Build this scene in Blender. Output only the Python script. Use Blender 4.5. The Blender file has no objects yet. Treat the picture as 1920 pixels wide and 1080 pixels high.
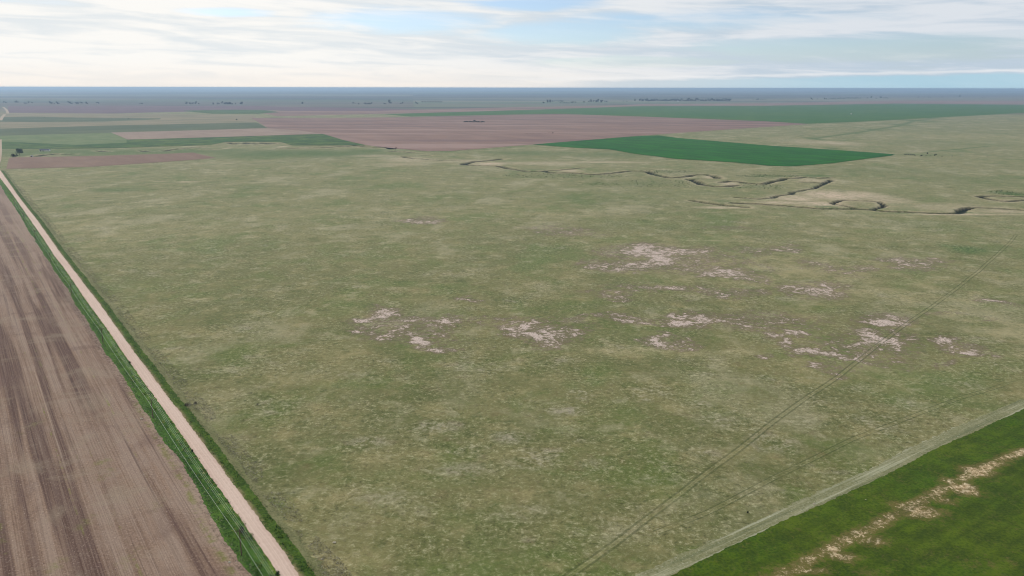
import bpy, math, random
import numpy as np
from mathutils import Matrix, Vector

# ------------------------------------------------------------------ camera
H = 120.0
FPX = 1500.0
PITCH = math.atan(375.5 / FPX)
ROLL = math.radians(0.10)
sc = bpy.context.scene
_f = np.array([0, math.cos(PITCH), -math.sin(PITCH)])
_u0 = np.array([0, math.sin(PITCH), math.cos(PITCH)])
_r0 = np.array([1.0, 0, 0])
_r = _r0 * math.cos(ROLL) + _u0 * math.sin(ROLL)
_u = -_r0 * math.sin(ROLL) + _u0 * math.cos(ROLL)
cam_d = bpy.data.cameras.new('camera')
cam = bpy.data.objects.new('camera', cam_d)
sc.collection.objects.link(cam)
cam_d.sensor_width = 36
cam_d.lens = FPX / 1920 * 36
cam_d.clip_start = 1
cam_d.clip_end = 200000
cam.matrix_world = Matrix(((_r[0], _u[0], -_f[0], 0), (_r[1], _u[1], -_f[1], 0), (_r[2], _u[2], -_f[2], H), (0, 0, 0, 1)))
sc.camera = cam

# ------------------------------------------------------------------ sun, world, exposure
SUN_AZ = math.radians(-42)      # left of the view direction (+Y)
SUN_EL = math.radians(32)
sv = Vector((math.sin(SUN_AZ) * math.cos(SUN_EL), math.cos(SUN_AZ) * math.cos(SUN_EL), math.sin(SUN_EL)))
sd = bpy.data.lights.new('sun', 'SUN')
sd.energy = 1.3
sd.angle = math.radians(8)
sd.color = (1.0, 0.95, 0.88)
sun = bpy.data.objects.new('sun', sd)
sun.rotation_euler = sv.to_track_quat('Z', 'Y').to_euler()
sun.location = (0, 0, 300)
sc.collection.objects.link(sun)
sc.view_settings.view_transform = 'Standard'
sc.view_settings.look = 'None'
sc.view_settings.exposure = 0.0
sc.view_settings.gamma = 1.0
sc.cycles.max_bounces = 5
sc.cycles.volume_bounces = 0
sc.cycles.use_denoising = True
sc.cycles.denoising_prefilter = 'ACCURATE'
sc.cycles.filter_width = 1.1


class NT:
    """small helper for node trees"""
    def __init__(s, tree):
        s.t = tree
        s.n = tree.nodes
        s.l = tree.links
        s.n.clear()

    def put(s, sock, v):
        if v is None:
            return
        if isinstance(v, bpy.types.NodeSocket):
            s.l.new(v, sock)
        elif isinstance(v, (tuple, list)) and len(v) == 3 and sock.type == 'RGBA':
            sock.default_value = (*v, 1)
        else:
            sock.default_value = v

    def node(s, typ, **kw):
        n = s.n.new(typ)
        for k, v in kw.items():
            setattr(n, k, v)
        return n

    def m(s, op, a, b=None, c=None, clamp=False):
        n = s.node('ShaderNodeMath', operation=op, use_clamp=clamp)
        s.put(n.inputs[0], a)
        s.put(n.inputs[1], b)
        s.put(n.inputs[2], c)
        return n.outputs[0]

    def vm(s, op, a, b=None):
        n = s.node('ShaderNodeVectorMath', operation=op)
        s.put(n.inputs[0], a)
        s.put(n.inputs[1], b)
        return n.outputs['Value'] if op in ('DOT_PRODUCT', 'LENGTH') else n.outputs[0]

    def mapv(s, v, scale=(1, 1, 1), rot=0.0, loc=(0, 0, 0)):
        # rotate about Z, then scale
        n = s.node('ShaderNodeMapping', vector_type='POINT')
        n.inputs['Rotation'].default_value = (0, 0, rot)
        s.put(n.inputs['Vector'], v)
        n2 = s.node('ShaderNodeMapping', vector_type='POINT')
        n2.inputs['Scale'].default_value = scale
        n2.inputs['Location'].default_value = loc
        s.l.new(n.outputs[0], n2.inputs['Vector'])
        return n2.outputs[0]

    def noise(s, v, scale, detail=3, rough=0.55, dist=0.0):
        n = s.node('ShaderNodeTexNoise')
        s.put(n.inputs['Vector'], v)
        n.inputs['Scale'].default_value = scale
        n.inputs['Detail'].default_value = detail
        n.inputs['Roughness'].default_value = rough
        n.inputs['Distortion'].default_value = dist
        return n.outputs[0]

    def smooth(s, v, lo, hi, a=0.0, b=1.0):
        n = s.node('ShaderNodeMapRange', interpolation_type='SMOOTHSTEP')
        s.put(n.inputs[0], v)
        for i, x in zip((1, 2, 3, 4), (lo, hi, a, b)):
            s.put(n.inputs[i], x)
        return n.outputs[0]

    def mix(s, f, a, b, blend='MIX'):
        n = s.node('ShaderNodeMix', data_type='RGBA', blend_type=blend)
        s.put(n.inputs[0], f)
        s.put(n.inputs[6], a)
        s.put(n.inputs[7], b)
        return n.outputs[2]

    def ramp(s, f, stops):
        n = s.node('ShaderNodeValToRGB')
        e = n.color_ramp.elements
        while len(e) < len(stops):
            e.new(0.5)
        for el, (p, c) in zip(e, stops):
            el.position = p
            el.color = (*c, 1)
        s.put(n.inputs[0], f)
        return n.outputs[0]

    def attr(s, name):
        n = s.node('ShaderNodeAttribute', attribute_name=name)
        return n.outputs['Fac']


def S(r, g, b):
    """sRGB 0-255 to linear"""
    return tuple(((c / 255 + 0.055) / 1.055) ** 2.4 if c > 10 else c / 255 / 12.92 for c in (r, g, b))


def A(r, g, b, k=1.0):
    """surface colour"""
    return tuple(min(0.85, c * k) for c in S(r, g, b))


world = bpy.data.worlds.new('World')
sc.world = world
world.use_nodes = True
w = NT(world.node_tree)
sky = w.node('ShaderNodeTexSky', sky_type='NISHITA')
sky.sun_disc = False
sky.sun_elevation = SUN_EL
sky.sun_rotation = SUN_AZ
sky.altitude = 1400
sky.air_density = 1.0
sky.dust_density = 1.2
bg_sky = w.node('ShaderNodeBackground')
w.put(bg_sky.inputs[0], w.mix(1.0, sky.outputs[0], (0.88, 0.965, 1.13), 'MULTIPLY'))
bg_sky.inputs[1].default_value = 0.10
tc = w.node('ShaderNodeTexCoord')
gen = tc.outputs['Generated']
sep = w.node('ShaderNodeSeparateXYZ')
w.put(sep.inputs[0], gen)
X, Y, Z = sep.outputs
Zp = w.m('MAXIMUM', w.m('ADD', Z, 0.05), 0.03)
cmb = w.node('ShaderNodeCombineXYZ')
w.put(cmb.inputs[0], w.m('DIVIDE', X, Zp))
w.put(cmb.inputs[1], w.m('DIVIDE', Y, Zp))
cv = cmb.outputs[0]
# azimuth-like and elevation-like coordinates of a sky direction
az = w.m('ARCTAN2', X, Y)
el = w.m('ARCSINE', Z)
cma = w.node('ShaderNodeCombineXYZ')
w.put(cma.inputs[0], w.m('MULTIPLY', az, 1.0))
w.put(cma.inputs[1], w.m('MULTIPLY', w.m('SUBTRACT', el, w.m('MULTIPLY', az, -0.03)), 7.0))
ca = cma.outputs[0]
n1 = w.noise(w.mapv(cv, (1.0, 1.3, 1), 0.5), 0.55, 7, 0.58, 0.6)
n2 = w.noise(w.mapv(ca, (1, 1, 1), 0.10, (3.1, 0.4, 0)), 3.2, 8, 0.55, 0.6)
n3 = w.noise(w.mapv(ca, (1, 1.5, 1), 0.12, (8.1, 2.4, 0)), 8.0, 7, 0.56, 0.5)


def skyblob(px, py, rx, ry):
    a0 = (px - 960) / FPX
    e0 = (164.5 - py) / FPX
    da = w.m('DIVIDE', w.m('SUBTRACT', az, a0), rx / FPX)
    de = w.m('DIVIDE', w.m('SUBTRACT', el, e0), ry / FPX)
    d = w.m('SQRT', w.m('ADD', w.m('MULTIPLY', da, da), w.m('MULTIPLY', de, de)))
    return w.smooth(d, 0.1, 1.5, 1.0, 0.0)


gap = None
for g in ((760, 50, 190, 26), (1060, 70, 190, 22), (1000, 18, 170, 16), (1330, 50, 300, 24), (360, 0, 120, 8), (1620, 95, 320, 24), (1150, 120, 190, 12), (470, 42, 90, 10)):
    b = skyblob(*g)
    gap = b if gap is None else w.m('MAXIMUM', gap, b)
dens = w.m('ADD', w.m('MULTIPLY', n1, 0.35), w.m('ADD', w.m('MULTIPLY', n2, 0.75), w.m('MULTIPLY', n3, 0.25)))
dens = w.m('SUBTRACT', w.m('ADD', dens, 0.13), w.m('MULTIPLY', gap, 0.36))
mask = w.smooth(dens, 0.43, 0.74)
# brightness of the cloud sheet falls away from the veiled sun
sdot = w.vm('DOT_PRODUCT', gen, tuple(sv))
rightness = w.smooth(az, -0.35, 0.45)
cl_bright = w.mix(rightness, (0.98, 0.965, 0.93), (0.72, 0.765, 0.82))
cl_shade = w.mix(rightness, (0.80, 0.84, 0.86), (0.52, 0.62, 0.72))
cloud = w.mix(w.smooth(w.m('ADD', w.m('MULTIPLY', n3, 0.6), w.m('MULTIPLY', n2, 0.5)), 0.46, 0.64), cl_shade, cl_bright)
# warm paler air low over the horizon on the left, grey-blue bank on the right under a bright rim
low = w.smooth(el, 0.0, 0.035, 1.0, 0.0)
leftlow = w.m('MULTIPLY', low, w.smooth(az, -0.1, 0.35, 1.0, 0.0))
cloud = w.mix(w.m('MULTIPLY', leftlow, 0.75), cloud, (0.98, 0.90, 0.82))
edge_el = w.m('ADD', 0.0085, w.m('ADD', w.m('MULTIPLY', w.m('MAXIMUM', w.m('SUBTRACT', az, 0.05), 0.0), 0.016), w.m('MULTIPLY', w.m('SUBTRACT', w.noise(ca, 22, 4), 0.5), 0.006)))
rim = w.smooth(w.m('ABSOLUTE', w.m('SUBTRACT', el, w.m('ADD', edge_el, 0.0020))), 0.0, 0.0028, 1.0, 0.0)
rim = w.m('MULTIPLY', rim, w.smooth(az, -0.10, 0.12))
cloud = w.mix(w.m('MULTIPLY', rim, 0.5), cloud, (0.90, 0.90, 0.90))
bank = w.m('MULTIPLY', w.smooth(w.m('SUBTRACT', edge_el, el), -0.001, 0.003), w.smooth(az, 0.02, 0.14))
bankc = w.mix(w.smooth(az, 0.05, 0.45), (0.62, 0.68, 0.73), (0.42, 0.64, 0.76))
cloud = w.mix(w.m('MULTIPLY', bank, 0.85), cloud, bankc)
mask = w.m('MAXIMUM', mask, w.smooth(el, 0.012, 0.05, 1.0, 0.0))
mask = w.m('MULTIPLY_ADD', mask, 0.85, 0.15)
bg_cl = w.node('ShaderNodeBackground')
w.put(bg_cl.inputs[0], cloud)
bg_cl.inputs[1].default_value = 1.0
mx = w.node('ShaderNodeMixShader')
w.put(mx.inputs[0], mask)
w.l.new(bg_sky.outputs[0], mx.inputs[1])
w.l.new(bg_cl.outputs[0], mx.inputs[2])
wo = w.node('ShaderNodeOutputWorld')
w.l.new(mx.outputs[0], wo.inputs[0])

# ------------------------------------------------------------------ placing helpers
rng = np.random.default_rng(7)
random.seed(7)


def P(px, py):
    """point of the plain seen at (px, py) of the 1920x1080 photograph"""
    d = _f + _r * (px - 960) / FPX - _u * (py - 540) / FPX
    t = H / -d[2]
    return np.array([d[0] * t, d[1] * t])


def W(pts):
    return np.array([P(*p) for p in pts])


def tag(o, label=None, cat=None, group=None, kind=None):
    if label:
        o['label'] = label
    if cat:
        o['category'] = cat
    if group:
        o['group'] = group
    if kind:
        o['kind'] = kind
    return o


def link_mesh(name, me, mat, parent=None, smooth=False):
    o = bpy.data.objects.new(name, me)
    sc.collection.objects.link(o)
    if mat:
        me.materials.append(mat)
    if parent:
        o.parent = parent
    if smooth:
        me.polygons.foreach_set('use_smooth', np.ones(len(me.polygons), bool))
    return o


def mesh_np(name, v, faces, attrs=None):
    """faces: (n,k) int array"""
    me = bpy.data.meshes.new(name)
    v = np.asarray(v, dtype=np.float32)
    faces = np.asarray(faces, dtype=np.int32)
    k = faces.shape[1]
    me.vertices.add(len(v))
    me.vertices.foreach_set('co', v.ravel())
    me.loops.add(faces.size)
    me.loops.foreach_set('vertex_index', faces.ravel())
    me.polygons.add(len(faces))
    me.polygons.foreach_set('loop_start', np.arange(0, faces.size, k, dtype=np.int32))
    me.update(calc_edges=True)
    for n, a in (attrs or {}).items():
        at = me.attributes.new(n, 'FLOAT', 'POINT')
        at.data.foreach_set('value', np.asarray(a, dtype=np.float32).ravel())
    return me


def grid_faces(nr, nc):
    i = np.arange(nr - 1)[:, None] * nc + np.arange(nc - 1)[None, :]
    i = i.ravel()
    return np.stack([i, i + 1, i + nc + 1, i + nc], 1)


def empty(name, loc, rz=0.0):
    o = bpy.data.objects.new(name, None)
    sc.collection.objects.link(o)
    o.location = loc
    o.rotation_euler = (0, 0, rz)
    o.empty_display_size = 1
    return o


def copy_tree(o, parent=None):
    c = o.copy()
    sc.collection.objects.link(c)
    if parent:
        c.parent = parent
    for ch in [x for x in sc.objects if x.parent == o]:
        copy_tree(ch, c)
    return c


def smoothstep(x, a, b):
    t = np.clip((x - a) / (b - a), 0, 1)
    return t * t * (3 - 2 * t)


def vnoise(x, y, seed=0):
    """value noise for mesh work"""
    def hsh(i, j):
        n = np.sin(i * 127.1 + j * 311.7 + seed * 74.7) * 43758.5453
        return n - np.floor(n)
    xi, yi = np.floor(x), np.floor(y)
    fx, fy = x - xi, y - yi
    fx, fy = fx * fx * (3 - 2 * fx), fy * fy * (3 - 2 * fy)
    return (hsh(xi, yi) * (1 - fx) + hsh(xi + 1, yi) * fx) * (1 - fy) + (hsh(xi, yi + 1) * (1 - fx) + hsh(xi + 1, yi + 1) * fx) * fy


def poly_dist(x, y, pts):
    d = np.full(x.shape, 1e9)
    for a, b in zip(pts[:-1], pts[1:]):
        ab = b - a
        t = np.clip(((x - a[0]) * ab[0] + (y - a[1]) * ab[1]) / (ab @ ab + 1e-9), 0, 1)
        d = np.minimum(d, np.hypot(x - a[0] - t * ab[0], y - a[1] - t * ab[1]))
    return d


def blob(x, y, px, py, rx, ry, inner=0.12):
    """soft elliptical patch on the ground, 1 at its centre"""
    c = P(px, py)
    ax = abs(P(px + rx, py)[0] - c[0])
    ay = abs(P(px, py - ry)[1] - P(px, py + ry)[1]) / 2
    rxp = (x - c[0]) / ax - (y - c[1]) / ax * 0.0
    r = np.hypot(rxp, (y - c[1]) / ay)
    return 1 - smoothstep(r, inner, 1.25)


# ------------------------------------------------------------------ creek, patches
CREEK = [  # (polyline, half width, depth)
    ([(805, 291.6), (755, 293.5), (774, 297), (793, 298), (832, 301), (870, 301.5), (888, 302)], 3.5, 2.2),
    ([(872, 309), (882, 304), (915, 301), (939, 298)], 6, 3.2),
    ([(872, 309), (890, 310), (937, 311), (954, 316), (987, 321), (1021, 321), (1038, 324), (1071, 323.5), (1110, 327), (1155, 324),
      (1185, 320), (1215, 321), (1227, 327), (1255, 333), (1277, 332), (1297, 328), (1322, 327), (1336, 329.5), (1345, 334)], 5, 3.2),
    ([(1021, 320), (1047, 319), (1068, 317), (1090, 314.6)], 4, 2.2),
    ([(1292, 336), (1306, 340), (1317, 346), (1342, 349.5), (1361, 349.5), (1380, 347)], 5, 3.2),
    ([(1292, 336), (1322, 335)], 3, 1.6),
    ([(1354, 341.6), (1368, 339), (1388, 340.5), (1397, 343), (1430, 345), (1448, 340), (1459, 338.6), (1471, 334), (1494, 334),
      (1507, 332), (1535, 334), (1556, 333)], 4.5, 2.8),
    ([(1503, 341), (1546, 343), (1556, 337)], 4, 2.2),
    ([(1546, 343), (1533, 349), (1507, 356), (1485, 360), (1466, 366), (1448, 371), (1420, 373), (1381, 370)], 3.2, 2.4),
    ([(1301, 376), (1329, 380.6), (1363, 385), (1397.5, 388)], 4.5, 3.2),
    ([(1375, 380), (1420, 382), (1466, 385), (1503, 388), (1535, 391), (1560, 391), (1600, 391.5), (1640, 393.6), (1660, 396), (1700, 397),
      (1757, 399.7), (1789, 400), (1801, 394), (1817, 389), (1837, 389), (1876, 391), (1920, 393.7), (2000, 398)], 4.4, 2.8),
    ([(1560, 381), (1574, 376), (1590, 374.6), (1617.5, 376.5), (1647, 377.6), (1655, 382), (1649.5, 389), (1636, 392), (1604, 390),
      (1585, 385.6), (1567, 383), (1560, 381)], 3.2, 2.4),
    ([(1836, 367.6), (1860, 367), (1886, 367.6), (1925, 369)], 4, 2.4),
    ([(1838, 368.5), (1860, 374), (1888, 377.5), (1930, 374.5)], 4, 2.4),
    ([(310, 283), (335, 279), (360, 276.5), (382, 276.5)], 6, 3),
    ([(382, 280.5), (405, 281)], 5, 2.5),
    ([(522, 279), (550, 278), (569, 277), (599, 277), (632, 275), (662, 273.5), (687, 275), (709, 276), (730, 276), (737, 279)], 7, 3.6),
    ([(730, 283), (760, 284.5), (775, 286)], 5, 2.5),
]
for i, (a, b) in enumerate((((186, 282.5), (200, 284)), ((266, 282.5), (276, 284)), ((115, 290), (135, 289)), ((88, 290.5), (104, 288)), ((66, 293.5), (80, 290)))):
    CREEK.append(([a, b], 6, 3))
# eroded slope on the far left
for k in range(9):
    x0 = 428 + k * 10.5
    CREEK.append(([(x0, 267.2 + (k % 3) * 0.8), (x0 + 13, 270 - (k % 2) * 0.9)], 6, 3.2))


def meander(pts, s):
    w_ = W(pts)
    out = [w_[0]]
    for a, b in zip(w_[:-1], w_[1:]):
        n = max(1, int(np.linalg.norm(b - a) / 14))
        for i in range(1, n + 1):
            q = a + (b - a) * i / n
            if i < n:
                q = q + np.array([vnoise(q[0] / 23, q[1] / 23, s) - .5, vnoise(q[0] / 23, q[1] / 23, s + 9) - .5]) * 12
            out.append(q)
    return np.array(out)


CREEK_W = [(meander(p, i), hw * (1.12 if hw > 3.3 else 1.0), d * 1.15) for i, (p, hw, d) in enumerate(CREEK)]

BARE = [(1300, 495, 100, 16, .5), (1000, 612, 75, 13, .5), (780, 620, 80, 18, .48), (1580, 650, 95, 20, .5), (1700, 500, 60, 6, .5), (1450, 600, 75, 12, .42), (1850, 660, 40, 10, .55), (1330, 600, 60, 14, .5), (1250, 545, 90, 8, .4), (1230, 471, 72, 9, 1), (1238, 486, 22, 15, 1), (1170, 497, 60, 8, .9), (1290, 508, 40, 8, .6), (1372, 511, 34, 11, .9), (1340, 516, 40, 7, .7), (1395, 470, 40, 5, .45),
        (1238, 547, 36, 6, .8), (1372, 551, 36, 6, .9), (1330, 553, 24, 4, .8), (1152, 555, 30, 4, .6), (1515, 543, 48, 15, .95), (1498, 552, 26, 8, .9),
        (1300, 603, 80, 11, 1), (1272, 591, 26, 9, .9), (1283, 613, 26, 6, 1), (1252, 645, 38, 9, .9), (1002, 620, 46, 18, .95), (1030, 606, 30, 8, .8),
        (1170, 602, 34, 10, .75), (1120, 596, 50, 5, .5), (695, 598, 24, 6, .95), (727, 586, 24, 6, .95), (768, 601, 30, 7, .8), (840, 608, 30, 8, .85), (880, 612, 16, 6, .8),
        (925, 602, 16, 5, .5), (722, 630, 26, 6, .9), (778, 639, 26, 5, .9), (835, 646, 34, 5, .95), (1440, 632, 18, 15, .9), (1474, 620, 22, 5, .8), (1495, 655, 28, 9, .95),
        (1545, 660, 28, 7, .85), (1590, 658, 40, 8, .9), (1640, 640, 26, 12, .95), (1672, 612, 34, 15, 1), (1562, 689, 18, 8, .8), (1838, 652, 26, 10, .9),
        (1862, 668, 30, 9, .8), (1838, 567, 22, 5, .8), (1688, 493, 26, 9, .8), (1742, 493, 36, 7, .65), (1462, 463, 28, 5, .6), (1592, 500, 40, 5, .5),
        (790, 414, 42, 4, .75), (1385, 430, 40, 4, .3), (1800, 597, 26, 4, .6), (1712, 632, 30, 12, .5), (1440, 672, 20, 5, .6), (862, 570, 14, 4, .6),
        (1540, 500, 40, 12, .45), (1770, 680, 20, 4, .6), (1890, 575, 20, 4, .4), (1060, 432, 60, 9, .42)]
SAND = [(1490, 372, 55, 8, .9), (1560, 366, 70, 13, 1), (1615, 366, 50, 10, .9), (1660, 376, 60, 8, .6), (1470, 380, 60, 4, .9), (1540, 382, 60, 6, 1), (1760, 388, 120, 9, .4), (1880, 396, 60, 5, .6),
        (1000, 306, 110, 4, .5), (1130, 304, 110, 2.0, .7), (920, 307, 40, 3.5, 1), (770, 300, 60, 6, .6), (860, 302, 60, 4, .4), (1370, 345, 26, 5, .8), (1520, 338, 30, 4, .6), (1350, 389, 60, 3, .7),
        (750, 308, 70, 4, .35), (700, 292, 60, 3, .5), (530, 275, 14, 2, .9), (425, 278, 8, 1.5, .8), (1500, 265, 60, 8, .35), (1560, 268, 50, 6, .5), (1070, 320, 30, 3, .8), (1330, 332, 16, 2.5, .8),
        (395, 308, 60, 6, .2), (350, 341, 30, 1.6, .8), (300, 340, 16, 1.6, .4), (1290, 333, 20, 1.5, .6), (90, 270, 8, 2, .0), (1880, 377, 30, 4, .5), (1800, 402, 140, 2, .8), (145, 340, 30, 5, .2)]
VEG = [(1060, 330, 120, 5, .35), (1240, 322, 60, 3, .5), (1200, 345, 120, 8, .35), (1420, 350, 60, 5, .4), (1440, 330, 60, 3, .5), (1330, 362, 90, 6, .3), (1700, 400, 160, 4, .4), (1600, 391, 34, 3.5, 1), (1552, 388, 26, 4, 1), (1800, 396, 18, 5, 1), (1895, 363, 32, 6, 1), (1640, 391, 30, 3, .8), (215, 356, 62, 5.5, .75), (1815, 468, 48, 11, .85), (1780, 462, 26, 6, .5),
       (1225, 325, 12, 4, 1), (985, 320, 40, 4, .8), (1025, 322, 26, 3, .9), (1530, 330, 40, 3.5, .8), (1357, 378, 20, 5, .6), (1150, 290, 120, 8, .45), (1000, 288, 120, 6, .5), (950, 286, 60, 4, .5),
       (1526, 260, 14, 4, 1), (1637, 243, 16, 3, .9), (1715, 226, 30, 4, .9), (1690, 234, 20, 3, .9), (1752, 222.5, 16, 2, .9), (1560, 278, 18, 2, .9), (1740, 290, 60, 4, .4), (1600, 250, 20, 2, .7),
       (560, 288, 240, 10, .9), (690, 283, 90, 6, .8), (150, 285, 330, 9, .8), (300, 284, 250, 8, .8), (40, 290, 60, 5, .5), (1820, 268, 160, 10, .25), (1640, 320, 200, 9, .3), (1740, 245, 160, 8, .15), (680, 345, 90, 6, .2), (1110, 370, 160, 16, .28),
       (1830, 338, 160, 14, .3), (480, 350, 60, 8, .2), (1200, 420, 160, 16, .22), (1740, 420, 80, 12, .25), (1120, 425, 90, 12, .0)]
TAN = [(1450, 505, 300, 45, .75), (1190, 655, 130, 14, .9), (1330, 660, 120, 10, .6), (1700, 545, 220, 40, .6), (1880, 620, 120, 60, .7), (120, 430, 120, 30, .5), (300, 440, 200, 30, .35), (1370, 450, 160, 10, .5),
       (1850, 260, 200, 18, .5), (1500, 290, 140, 14, .4), (700, 400, 250, 16, .4), (1000, 400, 200, 12, .3), (1650, 400, 200, 10, .3), (60, 326, 60, 8, .6), (1560, 345, 200, 12, .3), (1850, 830, 150, 60, .4), (1600, 690, 200, 40, .35)]
SAGE = [(1090, 740, 30, 12, .9), (1060, 770, 46, 12, .9), (1200, 745, 30, 10, .9), (1310, 758, 34, 12, .6), (820, 800, 60, 14, .8), (690, 830, 50, 16, .8), (960, 820, 46, 14, .9), (1000, 865, 60, 18, .8), (1120, 870, 40, 14, .5),
        (1450, 830, 60, 24, .8), (1500, 790, 40, 14, .5), (1350, 790, 60, 18, .5), (1700, 760, 60, 18, .5), (1620, 730, 40, 12, .4), (720, 930, 90, 26, .4), (970, 960, 80, 20, .4), (1150, 980, 60, 20, .3), (860, 880, 80, 18, .6),
        (1320, 850, 40, 14, .6), (540, 760, 60, 16, .3), (640, 700, 60, 12, .3), (1800, 720, 60, 16, .5), (1240, 900, 50, 14, .4)]


def field_of(x, y, items):
    out = np.zeros_like(x)
    if items is BARE:
        wx = sum((vnoise(x / k_, y / k_, 40 + i_) - .5) * k_ * .9 for i_, k_ in enumerate((26, 11, 5)))
        wy = sum((vnoise(x / k_, y / k_, 50 + i_) - .5) * k_ * .9 for i_, k_ in enumerate((26, 11, 5)))
        x, y = x + wx, y + wy
        items = [(a_, b_, c_ * 1.75, d_ * 1.8, e_) for a_, b_, c_, d_, e_ in items]
    for px, py, rx, ry, k in items:
        if k:
            out = np.maximum(out, k * blob(x, y, px, py, rx, ry))
    return out


def terrain(x, y, want=False):
    r = np.hypot(x, y)
    z = np.zeros_like(x)
    # low swells far away
    amp = smoothstep(r, 9000, 16000) * 12 + smoothstep(r, 20000, 40000) * 26
    z += amp * (vnoise(x / 3100, y / 5200, 3) - 0.45)
    wet_shade = np.zeros_like(x)
    bank = np.zeros_like(x)
    sel = (r > 700) & (r < 2300) & (y > 0)
    xs, ys = x[sel], y[sel]
    dz = np.zeros_like(xs)
    ws = np.zeros_like(xs)
    bs = np.zeros_like(xs)
    if len(xs):
        for pts, hw, dep in CREEK_W:
            lo, hi = pts.min(0) - 30, pts.max(0) + 30
            m = (xs > lo[0]) & (xs < hi[0]) & (ys > lo[1]) & (ys < hi[1])
            if not m.any():
                continue
            d = poly_dist(xs[m], ys[m], pts)
            dz[m] = np.minimum(dz[m], -dep * (1 - smoothstep(d, hw * 0.45, hw * 1.25)))
            ws[m] = np.maximum(ws[m], 1 - smoothstep(d, hw * 0.7, hw * 1.3))
            bs[m] = np.maximum(bs[m], 1 - smoothstep(d, hw * 1.3, hw * 3.2))
    z[sel] += dz
    wet_shade[sel] = ws
    bank[sel] = bs
    return (z, wet_shade, bank) if want else z


# ------------------------------------------------------------------ materials
ROADANG = math.radians(34.8)      # the road runs this much to the left of +Y


def new_mat(name):
    m_ = bpy.data.materials.new(name)
    m_.use_nodes = True
    return m_, NT(m_.node_tree)


def finish(t, col, rough=0.95, bump=None, bdist=0.3, bstr=0.6, spec=0.15):
    bs = t.node('ShaderNodeBsdfPrincipled')
    t.put(bs.inputs['Base Color'], col)
    t.put(bs.inputs['Roughness'], rough)
    bs.inputs['Specular IOR Level'].default_value = spec
    if bump is not None:
        b = t.node('ShaderNodeBump')
        b.inputs['Strength'].default_value = bstr
        b.inputs['Distance'].default_value = bdist
        t.put(b.inputs['Height'], bump)
        t.l.new(b.outputs[0], bs.inputs['Normal'])
    o = t.node('ShaderNodeOutputMaterial')
    t.l.new(bs.outputs[0], o.inputs[0])
    return bs


def pos(t):
    return t.node('ShaderNodeNewGeometry').outputs['Position']


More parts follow.
